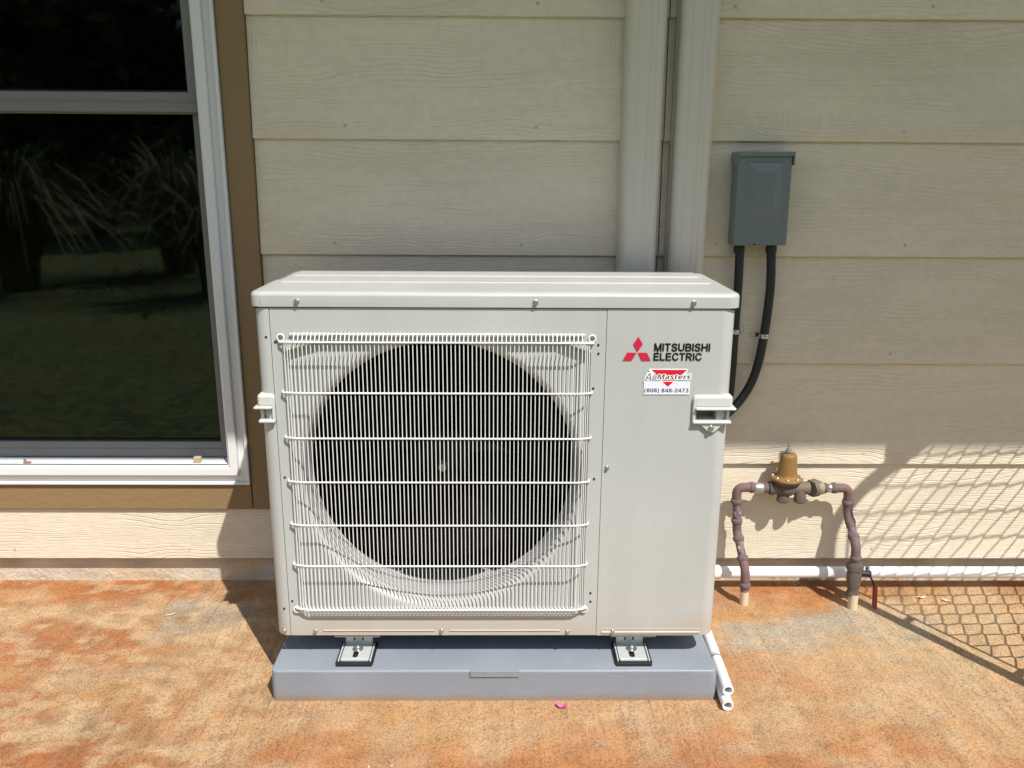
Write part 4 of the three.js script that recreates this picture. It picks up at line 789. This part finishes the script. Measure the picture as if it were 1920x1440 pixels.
// ---------------------------------------------------------------- garden behind the camera, seen in the panes
{
  const leafMat = new THREE.MeshPhysicalMaterial({ color: lin(0.12, 0.155, 0.05), roughness: 0.6, side: THREE.DoubleSide });
  const leafMat2 = new THREE.MeshPhysicalMaterial({ color: lin(0.07, 0.11, 0.03), roughness: 0.6, side: THREE.DoubleSide });
  const bark = mat(lin(0.10, 0.075, 0.05), 0.95);
  function clump(x, z, hgt, n, label) {
    const t = thing('fountain_grass', label, 'plant', [x, -0.05, z]);
    const pos = [], idx = [];
    for (let i = 0; i < n; i++) {
      const a = rnd() * 6.283, out = (0.25 + 0.75 * rnd()) * hgt * 0.8, h = hgt * (0.6 + 0.5 * rnd()), w = 0.014 + 0.014 * rnd(), r0 = rnd() * 0.15, ca = Math.cos(a), sa = Math.sin(a), S = 7;
      for (let s = 0; s <= S; s++) { const u = s / S, d = r0 + out * u * u, y = h * (1.25 * u - 0.55 * u * u * u * (0.6 + out)), ww = w * (1 - u * 0.85); const k = pos.length / 3; pos.push(ca * d - sa * ww, y, sa * d + ca * ww, ca * d + sa * ww, y, sa * d - ca * ww); if (s) idx.push(k - 2, k - 1, k, k, k - 1, k + 1); }
    }
    const g = new THREE.BufferGeometry(); g.setAttribute('position', new THREE.Float32BufferAttribute(pos, 3)); g.setIndex(idx); g.computeVertexNormals(); part(t, 'blades', g, leafMat);
  }
  clump(-4.1, 5.2, 1.75, 260, 'tall clump of arching grass on the lawn, widest of the three');
  clump(-2.35, 5.0, 1.35, 200, 'short clump of arching grass on the lawn nearest the slab');
  clump(-3.2, 6.4, 1.8, 220, 'tall clump of arching grass farthest out on the lawn');
  function tree(x, z, h, r, n, label) {
    const t = thing('shade_tree', label, 'tree', [x, -0.05, z]);
    part(t, 'trunk', [tube([[0, 0, 0], [0.08, h * 0.3, 0.03], [-0.04, h * 0.6, 0.05], [0.05, h * 0.9, 0]], [0.2, 0.15, 0.1, 0.04], 10), ...[0, 1, 2, 3].map((k) => { const a = k * 1.6 + x; return tube([[0, h * 0.4, 0], [Math.cos(a) * r * 0.4, h * 0.62, Math.sin(a) * r * 0.4], [Math.cos(a) * r * 0.75, h * 0.75, Math.sin(a) * r * 0.75]], [0.08, 0.05, 0.02], 8); })], bark);
    const pos = [], cs = []; for (let k = 0; k < 16; k++) cs.push([(rnd() - 0.5) * 1.5 * r, h * (0.22 + 0.78 * rnd()), (rnd() - 0.5) * 1.5 * r, r * (0.3 + 0.3 * rnd())]);
    for (let i = 0; i < n; i++) {
      const c = cs[Math.floor(rnd() * cs.length)], u = rnd() * 2 - 1, a = rnd() * 6.283, q = Math.sqrt(1 - u * u), R = c[3] * Math.pow(rnd(), 0.4), p = V(c[0] + R * q * Math.cos(a), c[1] + R * u, c[2] + R * q * Math.sin(a));
      const d1 = V(rnd() - 0.5, rnd() - 0.5, rnd() - 0.5).normalize(), d2 = d1.clone().cross(V(rnd() - 0.5, rnd() - 0.5, rnd() - 0.5)).normalize(), l = 0.11 + 0.1 * rnd();
      pos.push(...p.clone().addScaledVector(d1, l).toArray(), ...p.clone().addScaledVector(d2, l * 0.45).toArray(), ...p.clone().addScaledVector(d1, -l).toArray(), ...p.clone().addScaledVector(d1, -l).toArray(), ...p.clone().addScaledVector(d2, -l * 0.45).toArray(), ...p.clone().addScaledVector(d1, l).toArray());
    }
    const g = new THREE.BufferGeometry(); g.setAttribute('position', new THREE.Float32BufferAttribute(pos, 3)); g.computeVertexNormals(); part(t, 'crown', g, leafMat2);
  }
  tree(-9.6, 12.5, 4.6, 2.0, 10400, 'leafy shade tree standing at the left end of the row');
  tree(-6.2, 11.2, 5.6, 2.3, 12400, 'tallest leafy shade tree in the row behind the lawn');
  tree(-2.4, 12.4, 5.0, 2.2, 11200, 'leafy shade tree straight behind the tall grass clump');
  tree(1.8, 13.5, 4.8, 2.2, 4200, 'leafy shade tree across the lawn from the air conditioner');
  tree(6.2, 13.0, 5.2, 2.3, 4200, 'leafy shade tree at the right end of the row');
  // hedge closing the garden
  const hp = []; for (let i = 0; i < 30000; i++) { const p = V(-16 + 30 * rnd(), 0.05 + 4.2 * rnd() * (0.8 + 0.2 * Math.sin(i)), 15 + 1.6 * rnd()), d1 = V(rnd() - 0.5, rnd() - 0.5, rnd() - 0.5).normalize(), d2 = d1.clone().cross(V(rnd() - 0.5, rnd() - 0.5, rnd() - 0.5)).normalize(), l = 0.12 + 0.1 * rnd(); hp.push(...p.clone().addScaledVector(d1, l).toArray(), ...p.clone().addScaledVector(d2, l * 0.6).toArray(), ...p.clone().addScaledVector(d1, -l).toArray()); }
  const hg = new THREE.BufferGeometry(); hg.setAttribute('position', new THREE.Float32BufferAttribute(hp, 3)); hg.computeVertexNormals();
  const hedge = thing('hedge', 'dense green hedge closing the garden behind the trees', 'hedge', [0, 0, 0]); part(hedge, 'foliage', hg, leafMat2);
}

scene.traverse((o) => { if (o.isMesh) { o.castShadow = true; o.receiveShadow = true; } });
renderer.render(scene, camera);
